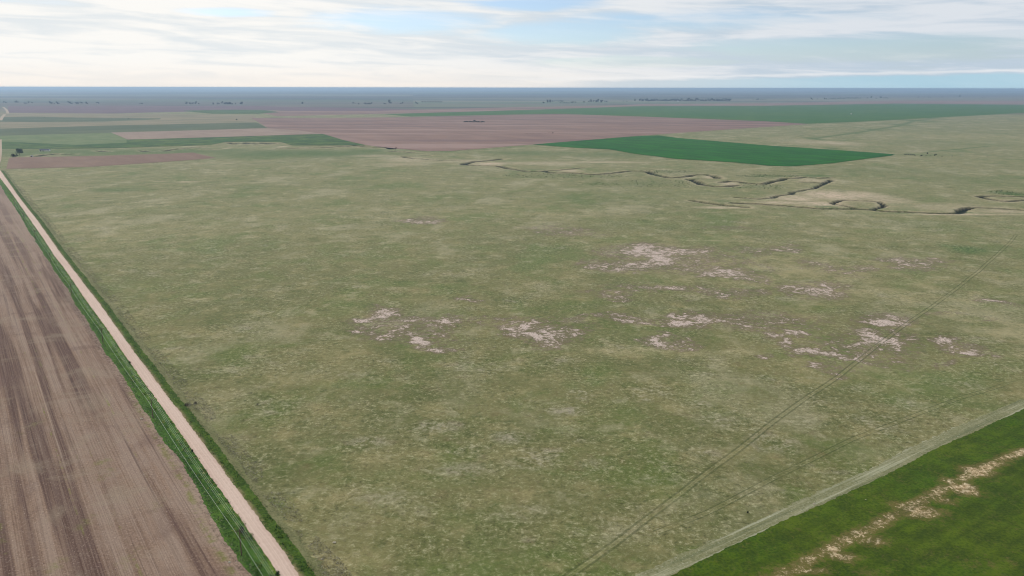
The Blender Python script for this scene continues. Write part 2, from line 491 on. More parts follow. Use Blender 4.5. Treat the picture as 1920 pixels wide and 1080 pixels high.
def prairie_colour(t, p):
    big = t.noise(p, 1 / 110, 4, 0.6, 0.8)
    big2 = t.noise(t.mapv(p, (1, 1, 1), 0, (700, 90, 0)), 1 / 42, 6, 0.66, 0.3)
    med = t.noise(p, 1 / 9, 5, 0.65, 0.4)
    med2 = t.noise(t.mapv(p, (1, 1, 1), 0, (70, 930, 0)), 1 / 17, 7, 0.70, 0.25)
    fine = t.noise(p, 1 / 2.1, 5, 0.72, 0.4)
    fine2 = t.noise(t.mapv(p, (1, 1, 1), 0, (7, 13, 0)), 1 / 0.8, 4, 0.75)
    olive = A(104, 106, 64)
    green = A(92, 108, 50)
    straw = A(160, 147, 104)
    brown = A(104, 86, 58)
    c = t.mix(t.smooth(big, 0.38, 0.64), olive, A(122, 118, 76))
    c = t.mix(t.m('MULTIPLY', t.smooth(big2, 0.48, 0.66), 0.72), c, green)
    c = t.mix(t.m('MULTIPLY', t.smooth(big2, 0.44, 0.30), 0.5), c, A(142, 132, 92))
    c = t.mix(t.m('MULTIPLY', t.smooth(med2, 0.48, 0.70), 0.60), c, straw)
    c = t.mix(t.m('MULTIPLY', t.smooth(med2, 0.44, 0.30), 0.55), c, A(84, 96, 44))
    c = t.mix(t.m('MULTIPLY', t.smooth(med, 0.54, 0.72), 0.40), c, brown)
    c = t.mix(t.m('MULTIPLY', t.smooth(med, 0.46, 0.28), 0.6), c, A(66, 80, 36))
    # grass colour mixed paler with distance over the ground
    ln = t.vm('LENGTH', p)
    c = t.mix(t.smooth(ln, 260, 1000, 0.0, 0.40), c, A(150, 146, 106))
    # broad drifts of greener and drier grass
    dr = t.noise(t.mapv(p, (1, 0.7, 1), 0.2, (77, 19, 0)), 1 / 75, 7, 0.70, 0.3)
    dk = t.smooth(ln, 200, 800, 0.40, 0.72)
    c = t.mix(t.m('MULTIPLY', t.smooth(dr, 0.52, 0.64), dk), c, A(162, 154, 122))
    c = t.mix(t.m('MULTIPLY', t.smooth(dr, 0.48, 0.36), dk), c, A(98, 114, 62))
    dr2 = t.noise(t.mapv(p, (1, 1, 1), 0.2, (7, 519, 0)), 1 / 17, 6, 0.72, 0.3)
    c = t.mix(t.m('MULTIPLY', t.smooth(dr2, 0.54, 0.66), t.m('MULTIPLY', dk, 0.9)), c, A(172, 164, 130))
    c = t.mix(t.m('MULTIPLY', t.smooth(dr2, 0.46, 0.34), t.m('MULTIPLY', dk, 0.9)), c, A(84, 94, 48))
    c = t.mix(0.06, c, A(130, 118, 72))
    tan = t.m('MULTIPLY', t.attr('tan'), t.smooth(med2, 0.36, 0.60))
    c = t.mix(t.m('MULTIPLY', tan, 0.75), c, A(166, 154, 114))
    patch = t.noise(t.mapv(p, (1, 1, 1), 0, (211, 37, 0)), 1 / 30, 4, 0.6, 0.6)
    sgw = t.m('MAXIMUM', t.attr('sage'), t.m('MULTIPLY', t.smooth(patch, 0.56, 0.70), 0.55))
    sg = t.m('MULTIPLY', sgw, t.smooth(t.m('ADD', t.m('MULTIPLY', fine, 0.5), t.m('MULTIPLY', med, 0.5)), 0.44, 0.58))
    c = t.mix(t.m('MULTIPLY', sg, 0.70), c, A(168, 158, 138))
    vg = t.m('MULTIPLY', t.attr('veg'), t.smooth(med, 0.3, 0.55, 0.6, 1.0))
    c = t.mix(vg, c, t.mix(t.smooth(fine, .4, .6), A(60, 88, 36), A(84, 110, 52)))
    f = t.m('ADD', t.m('MULTIPLY', fine, 0.6), t.m('MULTIPLY', fine2, 0.4))
    grain = t.smooth(patch, 0.35, 0.62, 0.45, 1.0)
    c = t.mix(t.m('MULTIPLY', t.smooth(f, 0.50, 0.36), t.m('MULTIPLY', grain, 0.62)), c, A(42, 42, 24))
    c = t.mix(t.m('MULTIPLY', t.smooth(f, 0.50, 0.64), t.m('MULTIPLY', grain, 0.48)), c, A(212, 204, 164))
    # pale alkali scalds, broken into rags
    rag = t.noise(p, 1 / 3.4, 6, 0.78, 1.2)
    rag2 = t.noise(t.mapv(p, (1, 1, 1), 0, (37, 3, 0)), 1 / 12.0, 4, 0.65, 1.4)
    rg = t.m('ADD', t.m('MULTIPLY', rag, 0.6), t.m('MULTIPLY', rag2, 0.4))
    vein = t.m('SUBTRACT', 1.0, t.m('MULTIPLY', 9.0, t.m('ABSOLUTE', t.m('SUBTRACT', t.noise(t.mapv(p, (1, 1, 1), 0, (5, 77, 0)), 1 / 11.0, 5, 0.62, 0.6), 0.5))))
    zone = t.attr('bare')
    b = t.m('ADD', t.m('MULTIPLY', zone, 0.52), t.m('ADD', t.m('MULTIPLY', t.m('SUBTRACT', rg, 0.5), 3.1), t.m('MULTIPLY', vein, 0.20)))
    scald = t.mix(t.smooth(fine2, 0.36, 0.60), A(152, 130, 118), A(224, 204, 192))
    inz = t.smooth(zone, 0.03, 0.3)
    c = t.mix(t.m('MULTIPLY', t.m('MULTIPLY', t.smooth(b, 0.12, 0.42), inz), 0.60), c, A(116, 98, 84))
    c = t.mix(t.m('MULTIPLY', t.m('MULTIPLY', t.smooth(b, 0.48, 0.68), inz), 0.92), c, scald)
    s = t.m('MULTIPLY', t.attr('sand'), t.smooth(rg, 0.42, 0.56, 0.35, 1.0))
    c = t.mix(t.m('MULTIPLY', s, 0.92), c, A(208, 184, 160))
    c = t.mix(t.m('MULTIPLY', t.attr('bank'), t.smooth(rag2, 0.42, 0.58, 0.05, 0.6)), c, A(184, 168, 136))
    wet_shade = t.attr('wet_shade')  # damp bed and growth, with the shaded bank's dark painted into the colour
    c = t.mix(t.m('MULTIPLY', wet_shade, t.smooth(rag, 0.3, 0.45, 0.75, 1.0)), c, t.mix(t.smooth(rag2, 0.42, 0.56), A(28, 21, 13), A(24, 38, 13)))
    return c, f, med, fine


prairie, t = new_mat('prairie')
p = pos(t)
c, f, med, fine = prairie_colour(t, p)
# far farmland as a patchwork on the section grid
g = t.mapv(p, (1 / 6400, 1 / 2400, 1), -0.12)
gn = t.vm('FLOOR', g)
wn = t.node('ShaderNodeTexWhiteNoise', noise_dimensions='2D')
t.put(wn.inputs['Vector'], gn)
cell = t.ramp(wn.outputs['Value'], [(0.0, A(64, 66, 60)), (0.28, A(104, 88, 84)), (0.45, A(130, 128, 104)), (0.62, A(60, 92, 56)), (0.80, A(126, 108, 100)), (1.0, A(48, 66, 54))])
cell = t.mix(t.smooth(t.noise(t.mapv(p, (0.25, 1, 1)), 1 / 1300, 5, 0.6), 0.45, 0.60), cell, A(70, 76, 72))
cell = t.mix(t.m('MULTIPLY', t.smooth(t.noise(t.mapv(p, (0.25, 1, 1), 0, (3000, 900, 0)), 1 / 1700, 5, 0.6), 0.50, 0.62), 0.7), cell, A(132, 124, 104))
c = t.mix(t.smooth(t.vm('LENGTH', p), 4300, 5200), c, cell)
bh = t.m('ADD', t.m('MULTIPLY', f, 0.7), t.m('MULTIPLY', med, 0.9))
finish(t, c, 0.95, bh, 0.7, 0.5)

# two-rut track over the prairie
def rut_mat(name, centre, width, strength, pale=0.35):
    m_, t = new_mat(name)
    p = pos(t)
    c, f, med, fine = prairie_colour(t, p)
    u = t.m('ABSOLUTE', t.attr('u'))
    wob = t.m('ADD', u, t.m('MULTIPLY', t.m('SUBTRACT', t.noise(p, 0.5, 3), 0.5), 0.16))
    d = t.m('ABSOLUTE', t.m('SUBTRACT', wob, centre))
    rut = t.m('MULTIPLY', t.smooth(d, width * 0.5, width * 1.4, 1.0, 0.0), t.smooth(t.noise(p, 1 / 14, 3), 0.3, 0.5, 0.45, 1.0))
    mid = t.smooth(t.m('ABSOLUTE', t.m('SUBTRACT', wob, centre - width * 1.6)), 0.0, width * 1.2, 1.0, 0.0)
    fade = t.smooth(t.m('ABSOLUTE', t.attr('u')), 0.75, 0.95, 1.0, 0.0)
    c = t.mix(t.m('MULTIPLY', mid, pale), c, A(158, 150, 108))
    c = t.mix(t.m('MULTIPLY', t.m('MULTIPLY', rut, strength), fade), c, A(62, 70, 36))
    bh = t.m('ADD', t.m('MULTIPLY', f, 0.7), t.m('MULTIPLY', med, 0.8))
    finish(t, c, 0.95, bh, 0.8, 0.55)
    return m_


m_track = rut_mat('track', 0.40, 0.15, 0.48, 0.2)
m_faint = rut_mat('faint_track', 0.45, 0.12, 0.5, 0.15)


def simple_ground(name, base, lo, hi, scales=(1 / 60, 1 / 9, 1 / 1.6), fine_k=0.35, amt=0.7, aniso=None, bstr=0.4, extra=None, bdist=0.25):
    m_, t = new_mat(name)
    p = pos(t)
    q = p
    if aniso:
        q = t.mapv(p, aniso, -ROADANG)
    a = t.noise(q, scales[0], 4, 0.6, 0.5)
    b = t.noise(q, scales[1], 4, 0.62, 0.3)
    d = t.noise(p, scales[2], 3, 0.7)
    c = t.mix(t.m('MULTIPLY', t.smooth(a, 0.35, 0.65), amt), base, hi)
    c = t.mix(t.m('MULTIPLY', t.smooth(b, 0.62, 0.36), amt), c, lo)
    c = t.mix(t.m('MULTIPLY', t.smooth(d, 0.35, 0.65), fine_k), c, hi)
    c = t.mix(t.m('MULTIPLY', t.smooth(d, 0.55, 0.30), fine_k), c, lo)
    if extra:
        c = extra(t, p, q, c, a, b, d)
    finish(t, c, 0.95, t.m('ADD', t.m('MULTIPLY', d, 0.6), b), bdist, bstr)
    return m_


# near ploughed field: bands and drill lines along the road
def plough_extra(t, p, q, c, a, b, d):
    r = t.mapv(p, (1, 1, 1), -ROADANG + math.radians(0.0))
    sp = t.node('ShaderNodeSeparateXYZ')
    t.put(sp.inputs[0], r)
    xr, yr = sp.outputs[0], sp.outputs[1]
    cb = t.node('ShaderNodeCombineXYZ')
    t.put(cb.inputs[0], xr)
    t.put(cb.inputs[1], t.m('MULTIPLY', yr, 0.020))
    v = cb.outputs[0]
    cb2 = t.node('ShaderNodeCombineXYZ')
    t.put(cb2.inputs[0], xr)
    t.put(cb2.inputs[1], t.m('MULTIPLY', yr, 0.006))
    n_w = t.noise(v, 0.15, 3, 0.55, 0.4)
    n_l = t.noise(cb2.outputs[0], 0.75, 4, 0.7, 0.1)
    n_f = t.noise(cb2.outputs[0], 2.6, 2, 0.6, 0.0)
    spot = t.noise(p, 1 / 17, 4, 0.6, 0.5)
    c = t.mix(t.m('MULTIPLY', t.smooth(t.m('ADD', t.m('MULTIPLY', n_w, 0.75), t.m('MULTIPLY', spot, 0.25)), 0.47, 0.60), 0.85), c, A(150, 128, 112))
    c = t.mix(t.m('MULTIPLY', t.smooth(n_w, 0.52, 0.42), 0.85), c, A(84, 60, 52))
    c = t.mix(t.m('MULTIPLY', t.smooth(n_l, 0.58, 0.72), 0.5), c, A(176, 156, 136))
    c = t.mix(t.m('MULTIPLY', t.smooth(n_l, 0.44, 0.32), 0.6), c, A(78, 58, 52))
    c = t.mix(t.m('MULTIPLY', t.smooth(n_f, 0.35, 0.65), 0.22), c, A(168, 146, 130))
    c = t.mix(t.m('MULTIPLY', t.smooth(n_f, 0.55, 0.35), 0.22), c, A(74, 56, 50))
    # straggling weeds in a few lines
    g_ = t.m('MULTIPLY', t.smooth(t.noise(cb2.outputs[0], 0.33, 2, 0.5), 0.60, 0.70), t.smooth(t.noise(p, 1 / 9, 4, 0.7), 0.50, 0.64))
    c = t.mix(t.m('MULTIPLY', g_, 0.75), c, A(118, 122, 46))
    wd = t.m('MULTIPLY', t.attr('weed'), t.smooth(t.noise(p, 1 / 5, 4, 0.75), 0.42, 0.6))
    c = t.mix(t.m('MULTIPLY', wd, 0.8), c, A(112, 116, 44))
    e_ = t.m('MULTIPLY', t.attr('edge'), t.smooth(t.noise(p, 1 / 1.8, 4, 0.75), 0.42, 0.6))
    c = t.mix(t.m('MULTIPLY', e_, 0.7), c, A(172, 148, 130))
    blot = t.noise(p, 1 / 26, 5, 0.65, 0.8)
    c = t.mix(t.m('MULTIPLY', t.smooth(blot, 0.50, 0.66), 0.42), c, A(150, 134, 114))
    c = t.mix(t.m('MULTIPLY', t.smooth(blot, 0.44, 0.32), 0.35), c, A(98, 74, 68))
    cl = t.noise(p, 1 / 0.6, 4, 0.8)
    c = t.mix(t.m('MULTIPLY', t.smooth(cl, 0.55, 0.70), 0.5), c, A(206, 184, 168))
    c = t.mix(t.m('MULTIPLY', t.smooth(cl, 0.45, 0.32), 0.5), c, A(70, 52, 46))
    # paler and pinker further up the field
    ln = t.vm('LENGTH', p)
    c = t.mix(t.smooth(ln, 420, 1100, 0.0, 0.5), c, A(152, 130, 116))
    return c


m_plough = simple_ground('ploughed_soil', A(128, 102, 84), A(94, 71, 60), A(158, 130, 108), (1 / 30, 1 / 5, 1 / 0.9), 0.45, 0.4, (1, 0.06, 1), 0.6, plough_extra)


def far_plough_extra(t, p, q, c, a, b, d):
    n = t.noise(t.mapv(p, (1 / 90, 1 / 500, 1), -ROADANG), 1.0, 5, 0.6)
    c = t.mix(t.m('MULTIPLY', t.smooth(n, 0.52, 0.68), 0.22), c, A(164, 134, 124))
    c = t.mix(t.m('MULTIPLY', t.smooth(n, 0.48, 0.32), 0.25), c, A(104, 80, 76))
    n2_ = t.noise(t.mapv(p, (1 / 900, 1 / 120, 1), 0.06), 1.0, 4, 0.6)
    c = t.mix(t.m('MULTIPLY', t.smooth(n2_, 0.50, 0.62), 0.55), c, A(108, 84, 84))
    c = t.mix(t.m('MULTIPLY', t.smooth(n2_, 0.46, 0.34), 0.5), c, A(170, 142, 132))
    return c


m_brown = simple_ground('far_bare_soil', A(140, 111, 98), A(120, 93, 84), A(152, 123, 108), (1 / 240, 1 / 50, 1 / 6), 0.15, 0.5, (1, 0.3, 1), 0.2, far_plough_extra)
m_stubble = simple_ground('stubble', A(152, 130, 114), A(132, 110, 98), A(168, 146, 128), (1 / 200, 1 / 40, 1 / 6), 0.2, 0.5, (1, 0.3, 1), 0.2)
m_brown2 = simple_ground('near_bare_soil', A(132, 106, 90), A(116, 90, 76), A(146, 120, 102), (1 / 120, 1 / 30, 1 / 5), 0.2, 0.5, (1, 0.3, 1), 0.2)
m_dark = simple_ground('far_dark_soil', A(110, 84, 90), A(92, 72, 80), A(124, 100, 100), (1 / 400, 1 / 100, 1 / 20), 0.1, 0.5, None, 0.1)
m_green_mid = simple_ground('green_crop', A(50, 92, 32), A(32, 66, 28), A(96, 112, 50), (1 / 130, 1 / 34, 1 / 5), 0.25, 0.85, None, 0.2)
m_green_far = simple_ground('far_green_crop', A(54, 100, 30), A(40, 86, 28), A(88, 110, 40), (1 / 260, 1 / 60, 1 / 8), 0.1, 0.5, None, 0.1)
m_green_bright = simple_ground('bright_green_crop', A(0, 92, 0), A(0, 66, 0), A(40, 108, 0), (1 / 90, 1 / 24, 1 / 4), 0.35, 0.8, (1, 0.3, 1), 0.2)
m_tanf = simple_ground('far_tan_grass', A(138, 124, 96), A(104, 108, 76), A(156, 140, 112), (1 / 300, 1 / 80, 1 / 10), 0.1, 0.6, (0.5, 1, 1), 0.1)
m_sagef = simple_ground('far_sage_grass', A(80, 92, 60), A(66, 82, 56), A(104, 108, 76), (1 / 300, 1 / 80, 1 / 10), 0.1, 0.6, (0.5, 1, 1), 0.1)
m_meadow = simple_ground('green_meadow', A(104, 118, 72), A(82, 106, 60), A(126, 132, 90), (1 / 120, 1 / 30, 1 / 5), 0.2, 0.6, None, 0.2)


def crop_extra(t, p, q, c, a, b, d):
    rag = t.noise(p, 1 / 1.4, 5, 0.75, 0.8)
    rag2 = t.noise(p, 1 / 6, 3, 0.6, 1.0)
    bb = t.m('ADD', t.m('MULTIPLY', t.attr('bare'), 0.62), t.m('ADD', 0.40, t.m('MULTIPLY', 1.7, t.m('SUBTRACT', t.m('ADD', t.m('MULTIPLY', rag, 0.65), t.m('MULTIPLY', rag2, 0.35)), 0.5))))
    c = t.mix(t.m('MULTIPLY', t.smooth(bb, 0.44, 0.80), 0.8), c, A(112, 98, 56))
    c = t.mix(t.m('MULTIPLY', t.smooth(bb, 0.76, 1.04), 0.92), c, t.mix(t.smooth(rag, 0.4, 0.7), A(164, 134, 98), A(236, 216, 180)))
    r = t.noise(t.mapv(p, (0.05, 1, 1), -ROADANG), 1 / 5.0, 3, 0.6)
    c = t.mix(t.m('MULTIPLY', t.smooth(r, 0.45, 0.65), 0.3), c, A(30, 48, 8))
    return c


m_crop = simple_ground('near_green_crop', A(58, 90, 12), A(44, 62, 12), A(88, 102, 20), (1 / 42, 1 / 8, 1 / 0.8), 0.5, 0.75, None, 0.6, crop_extra, 0.4)


def strip_extra(t, p, q, c, a, b, d):
    r = t.noise(t.mapv(p, (0.03, 1, 1), -ROADANG), 1 / 1.6, 3, 0.6)
    c = t.mix(t.m('MULTIPLY', t.smooth(r, 0.5, 0.66), 0.55), c, A(186, 184, 158))
    c = t.mix(t.m('MULTIPLY', t.smooth(r, 0.47, 0.35), 0.5), c, A(92, 100, 70))
    s2 = t.noise(p, 1 / 0.7, 3, 0.8)
    c = t.mix(t.m('MULTIPLY', t.smooth(s2, 0.58, 0.72), 0.6), c, A(206, 204, 182))
    return c


m_strip = simple_ground('mown_headland', A(124, 124, 86), A(92, 96, 58), A(156, 150, 118), (1 / 20, 1 / 4, 1 / 0.8), 0.4, 0.5, None, 0.5, strip_extra)


def road_extra(t, p, q, c, a, b, d):
    u = t.attr('u')
    for cu, k, wd in ((-0.45, 0.35, 0.16), (0.12, 0.42, 0.09), (0.52, 0.35, 0.15), (-0.1, 0.25, 0.07)):
        dd = t.m('ABSOLUTE', t.m('SUBTRACT', u, cu))
        c = t.mix(t.m('MULTIPLY', t.smooth(dd, 0.0, wd, 1.0, 0.0), k), c, A(226, 202, 188))
    g_ = t.noise(p, 1 / 0.3, 2, 0.8)
    c = t.mix(t.m('MULTIPLY', t.smooth(g_, 0.6, 0.75), 0.3), c, A(160, 136, 124))
    e = t.m('MULTIPLY', t.smooth(t.m('ABSOLUTE', u), 0.8, 1.0), t.smooth(d, 0.4, 0.6))
    c = t.mix(t.m('MULTIPLY', e, 0.5), c, A(160, 136, 112))
    return c


m_road = simple_ground('gravel', A(206, 179, 162), A(184, 154, 136), A(222, 198, 182), (1 / 30, 1 / 6, 1 / 1.2), 0.2, 0.4, (1, 0.1, 1), 0.15, road_extra, 0.05)
m_road2 = simple_ground('far_gravel', A(180, 160, 136), A(160, 142, 118), A(190, 172, 150), (1 / 30, 1 / 6, 1 / 1.2), 0.2, 0.4, None, 0.1)


def verge_extra(t, p, q, c, a, b, d):
    r = t.noise(t.mapv(p, (1, 0.06, 1), -ROADANG), 1 / 1.3, 3, 0.6)
    n = t.noise(p, 1 / 1.4, 4, 0.7)
    c = t.mix(t.m('MULTIPLY', t.smooth(t.m('ADD', t.m('MULTIPLY', r, 0.6), t.m('MULTIPLY', n, 0.4)), 0.52, 0.64), t.attr('u')), c, A(108, 132, 44))
    c = t.mix(t.m('MULTIPLY', t.smooth(n, 0.56, 0.66), t.m('MULTIPLY', t.attr('u'), 0.6)), c, A(176, 160, 120))
    return c


m_verge = simple_ground('verge_grass', A(58, 96, 34), A(34, 66, 24), A(94, 122, 42), (1 / 22, 1 / 4, 1 / 0.8), 0.45, 0.7, (1, 0.3, 1), 0.7, verge_extra, 0.4)
def ditch_extra(t, p, q, c, a, b, d):
    n = t.noise(p, 1 / 1.3, 4, 0.75)
    n2_ = t.noise(p, 1 / 14, 3, 0.6)
    inner = t.m('MULTIPLY', t.smooth(t.attr('u'), 0.1, -0.9), t.smooth(t.m('ADD', t.m('MULTIPLY', n, 0.5), t.m('MULTIPLY', n2_, 0.5)), 0.42, 0.54))
    c = t.mix(inner, c, A(150, 130, 100))
    return t.mix(t.m('MULTIPLY', t.smooth(n, 0.52, 0.64), 0.5), c, A(94, 116, 36))


m_verge2 = simple_ground('ditch_grass', A(52, 80, 20), A(32, 54, 14), A(84, 106, 34), (1 / 12, 1 / 3, 1 / 0.8), 0.5, 0.8, (1, 0.3, 1), 0.8, ditch_extra, 0.5)
m_pale = simple_ground('dry_bank_grass', A(104, 108, 66), A(76, 80, 44), A(140, 134, 98), (1 / 12, 1 / 3, 1 / 0.7), 0.5, 0.7, (1, 0.3, 1), 0.7, None, 0.4)

# ------------------------------------------------------------------ ground sheet
def build_ground():
    rr = [0.5, 20, 45, 75, 105]
    r = 125.0
    while r < 58000:
        rr.append(r)
        r *= 1.006 if r < 800 else (1.0027 if r < 2150 else (1.012 if r < 6000 else 1.03))
    rr = np.array(rr + [58000.0])
    fine_a = np.radians(np.arange(-38, 38.01, 0.16))
    coarse = np.radians(np.arange(38 + 4, 360 - 38, 4.0))
    aa = np.concatenate([fine_a, coarse])
    nr, na = len(rr), len(aa)
    R, Aa = np.meshgrid(rr, aa, indexing='ij')
    x = (R * np.sin(Aa)).ravel()
    y = (R * np.cos(Aa)).ravel()
    z, wet_shade, bank = terrain(x, y, True)
    i = np.arange(nr - 1)[:, None] * na
    j = np.arange(na)[None, :]
    j2 = (j + 1) % na
    fc = np.stack([(i + j).ravel(), (i + na + j).ravel(), (i + na + j2).ravel(), (i + j2).ravel()], 1)
    rad = np.hypot(x, y)
    near = rad < 6000
    at = {}
    for nme, items in (('bare', BARE), ('sand', SAND), ('veg', VEG), ('tan', TAN), ('sage', SAGE)):
        o_ = np.zeros_like(x)
        o_[near] = field_of(x[near], y[near], items)
        at[nme] = o_
    # fence-line growth and the brushy draw on the right
    for pts, hw, k in (([(1735, 285.6), (1770, 282), (1805, 279), (1855, 274)], 5, .9), ([(1752, 222.5), (1715, 226), (1690, 235), (1637, 244), (1615, 247.5), (1552, 256), (1522, 260)], 12, .8),
                       ([(1250, 254), (1200, 256.5), (1100, 265), (1000, 273), (900, 281)], 5, .8), ([(1550, 234), (1640, 242)], 5, .5), ([(745, 281), (800, 285), (860, 283)], 6, .5)):
        m = near & (rad > 900)
        d = poly_dist(x[m], y[m], W(pts))
        at['veg'][m] = np.maximum(at['veg'][m], k * (1 - smoothstep(d, hw * .4, hw * 1.4)))
    at['wet_shade'] = wet_shade
    at['bank'] = bank
    me = mesh_np('ground', np.stack([x, y, z], 1), fc, at)
    o = link_mesh('ground', me, prairie, smooth=True)
    tag(o, kind='structure')
    return o


build_ground()


# ------------------------------------------------------------------ sheets laid over the ground
def resample(pts, n):
    pts = np.asarray(pts, float)
    s = np.concatenate([[0], np.cumsum(np.linalg.norm(np.diff(pts, axis=0), axis=1))])
    q = np.linspace(0, s[-1], n)
    return np.stack([np.interp(q, s, pts[:, 0]), np.interp(q, s, pts[:, 1])], 1)


def sheet(name, top, bottom, mat, z, n=160, rows=10, jit=2.0, kind='structure'):
    a = np.array([P(*q) for q in resample(top, n)])
    b = np.array([P(*q) for q in resample(bottom, n)])
    for arr, s in ((a, 1), (b, 5)):
        j = (vnoise(arr[:, 0] / 9, arr[:, 1] / 9, s) - .5) + .6 * (vnoise(arr[:, 0] / 31, arr[:, 1] / 31, s + 2) - .5)
        sc_ = np.clip(np.hypot(arr[:, 0], arr[:, 1]) / 900, 1, 3)
        arr[:, 1] += j * jit * sc_
    tt = np.linspace(0, 1, rows)[:, None, None]
    g = b[None] * (1 - tt) + a[None] * tt
    v = np.concatenate([g.reshape(-1, 2), np.full((rows * n, 1), z)], 1)
    me = mesh_np(name, v, grid_faces(rows, n))
    o = link_mesh(name, me, mat)
    tag(o, kind=kind)
    return o


F4_top = [(470, 221), (640, 221), (755, 219.7), (960, 215), (1045, 213.8), (1210, 219), (1435, 227.5), (1515, 232.5)]
F4_bot = [(503, 240.5), (560, 245), (606, 251), (645, 263), (690, 273), (745, 279), (800, 283.5), (850, 283), (1000, 271), (1200, 254.5), (1380, 242), (1515, 233)]
sheet('dark_soil_field', [(15, 198.5), (240, 198), (480, 199), (700, 203), (820, 206)], [(15, 211.5), (200, 213), (480, 206.5), (700, 211), (820, 208)], m_dark, 0.30, jit=6)
sheet('soil_field', [(470, 208), (700, 208), (960, 201), (1200, 197)], [(520, 218), (700, 214), (960, 208.5), (1200, 201)], m_brown, 0.32, jit=4)
sheet('grass_field', [(-40, 212), (230, 213), (440, 215), (478, 216)], [(-40, 245), (150, 238), (250, 235), (478, 230)], m_tanf, 0.30, jit=3)
sheet('sage_grass_field', [(-40, 220), (60, 219), (160, 221), (300, 222)], [(-40, 228), (60, 229), (200, 228), (300, 224)], m_sagef, 0.42, jit=6)
sheet('sage_grass_field', [(-40, 243), (120, 238), (250, 234.5), (480, 230), (486, 232)], [(-40, 257), (100, 252), (209, 249), (480, 241), (502, 240.3)], m_sagef, 0.42, jit=2)
sheet('green_crop_field', [(345, 207.5), (420, 206), (490, 206), (522, 210)], [(345, 208.5), (400, 213.5), (480, 213.5), (522, 210.6)], m_green_mid, 0.52, jit=2)
sheet('soil_field', F4_top, F4_bot, m_brown, 0.36, n=400, rows=20, jit=2)
sheet('stubble_field', [(208, 248.7), (350, 245), (480, 241), (503, 240.6), (560, 245)], [(240, 262), (350, 259), (480, 255.2), (560, 252.5), (606, 251.2)], m_stubble, 0.50, jit=1.0)
sheet('green_crop_field', [(-20, 262), (100, 263), (237, 262), (350, 259), (480, 255), (605, 251.3), (645, 263.3), (684, 272.3)],
      [(-20, 280), (130, 279), (230, 277.5), (300, 275.0), (395, 272), (424, 266.3), (470, 265.8), (526, 266.3), (548, 273), (640, 272.8), (684, 273)], m_green_mid, 0.36, n=300, jit=2)
sheet('pasture', [(-40, 256), (100, 252), (209, 249.5), (237, 261)], [(-40, 264), (60, 268), (140, 272), (237, 268)], m_meadow, 0.46, jit=2)
sheet('bare_strip_field', [(17, 297), (25, 295.3), (175, 292.7), (300, 289), (362, 286.2), (403, 295.8)], [(12, 316.5), (60, 315.8), (175, 312.7), (300, 304.3), (360, 300), (403, 296.4)], m_brown2, 0.25, n=200, jit=1)
sheet('green_crop_field', [(720, 214.3), (840, 210.5), (960, 207), (1100, 202.5), (1200, 199), (1440, 198.5), (1680, 194.5), (1960, 197)],
      [(740, 216), (770, 218.6), (960, 215), (1050, 213.5), (1210, 218.8), (1512, 232.3), (1620, 228), (1750, 221), (1840, 216), (1960, 209.5)], m_green_far, 0.34, n=400, rows=14, jit=2)
sheet('soil_field', [(1100, 199.5), (1200, 195.5), (1440, 193.5), (1680, 188.5), (1960, 189)], [(1100, 202), (1200, 198.6), (1440, 198), (1680, 194), (1960, 196.5)], m_brown, 0.30, jit=6)
sheet('bright_green_crop_field', [(1000, 271), (1100, 263), (1197, 255.5), (1235, 254), (1272, 259), (1350, 265.5), (1435, 272.7), (1560, 281), (1665, 288.5), (1678, 290.3)],
      [(1000, 271.4), (1040, 274.5), (1082, 277.5), (1140, 280), (1186, 288), (1265, 298), (1380, 305), (1440, 311), (1480, 312.5), (1560, 306.5), (1678, 291)], m_green_bright, 0.45, n=300, rows=14, jit=2)

# lower right crop, its mown headland and the bare trail through it
EDGE = [(1160, 1128), (1258, 1079), (1400, 1011), (1548, 944), (1693, 877), (1764, 838), (1985, 738), (2060, 704), (2400, 560)]
HEAD = [(1080, 1128), (1240, 1058), (1382, 994), (1509, 934), (1640, 874), (1772, 810), (1985, 718), (2060, 686), (2400, 550)]
edge_w = resample(W(EDGE[:8]), 1100)
head_w = resample(W(HEAD[:8]), 1100)


def crop_sheet():
    n = 1100
    a = edge_w.copy()
    d = np.array([math.sin(-ROADANG), math.cos(-ROADANG)])
    jn = (vnoise(a[:, 0] / 1.2, a[:, 1] / 1.2, 4) - .5) * .7 + (vnoise(a[:, 0] / 19, a[:, 1] / 19, 4) - .5) * 1.0
    a += d * jn[:, None]
    rows = 150
    tt = (np.linspace(0, 1, rows) ** 1.5)[:, None, None]
    g = a[None] - d[None, None] * tt * 420
    x, y = g[..., 0].ravel(), g[..., 1].ravel()
    bare = np.zeros_like(x)
    trail = W([(1440, 1092), (1464, 1079), (1515, 1054), (1554, 1029), (1594, 1009), (1650, 984), (1689, 958), (1751, 927), (1830, 885), (1886, 860), (1925, 846)])
    dd = poly_dist(x, y, trail)
    bare = np.maximum(bare, (.56 + .36 * vnoise(x / 14, y / 14, 61)) * (1 - smoothstep(dd, 0.5, 4.0)))
    for q in ((1582, 1046, 45, 14, .75), (1633, 1014, 45, 15, .8), (1560, 1032, 24, 14, .9), (1726, 961, 60, 18, .92), (1690, 950, 30, 12, .7), (1807, 917, 38, 20, .95), (1830, 884, 40, 14, 1.0), (1770, 940, 40, 12, .6),
              (1500, 1070, 70, 12, .8), (1880, 868, 30, 9, .6), (1780, 905, 30, 12, .7), (1480, 1100, 60, 30, .6), (1640, 1075, 60, 20, .25), (1860, 1060, 60, 16, .3)):
        bare = np.maximum(bare, q[4] * blob(x, y, *q[:4], inner=0.2))
    me = mesh_np('green_crop_field', np.stack([x, y, np.full_like(x, 0.22)], 1), grid_faces(rows, n), {'bare': bare})
    tag(link_mesh('green_crop_field', me, m_crop), kind='structure')


crop_sheet()


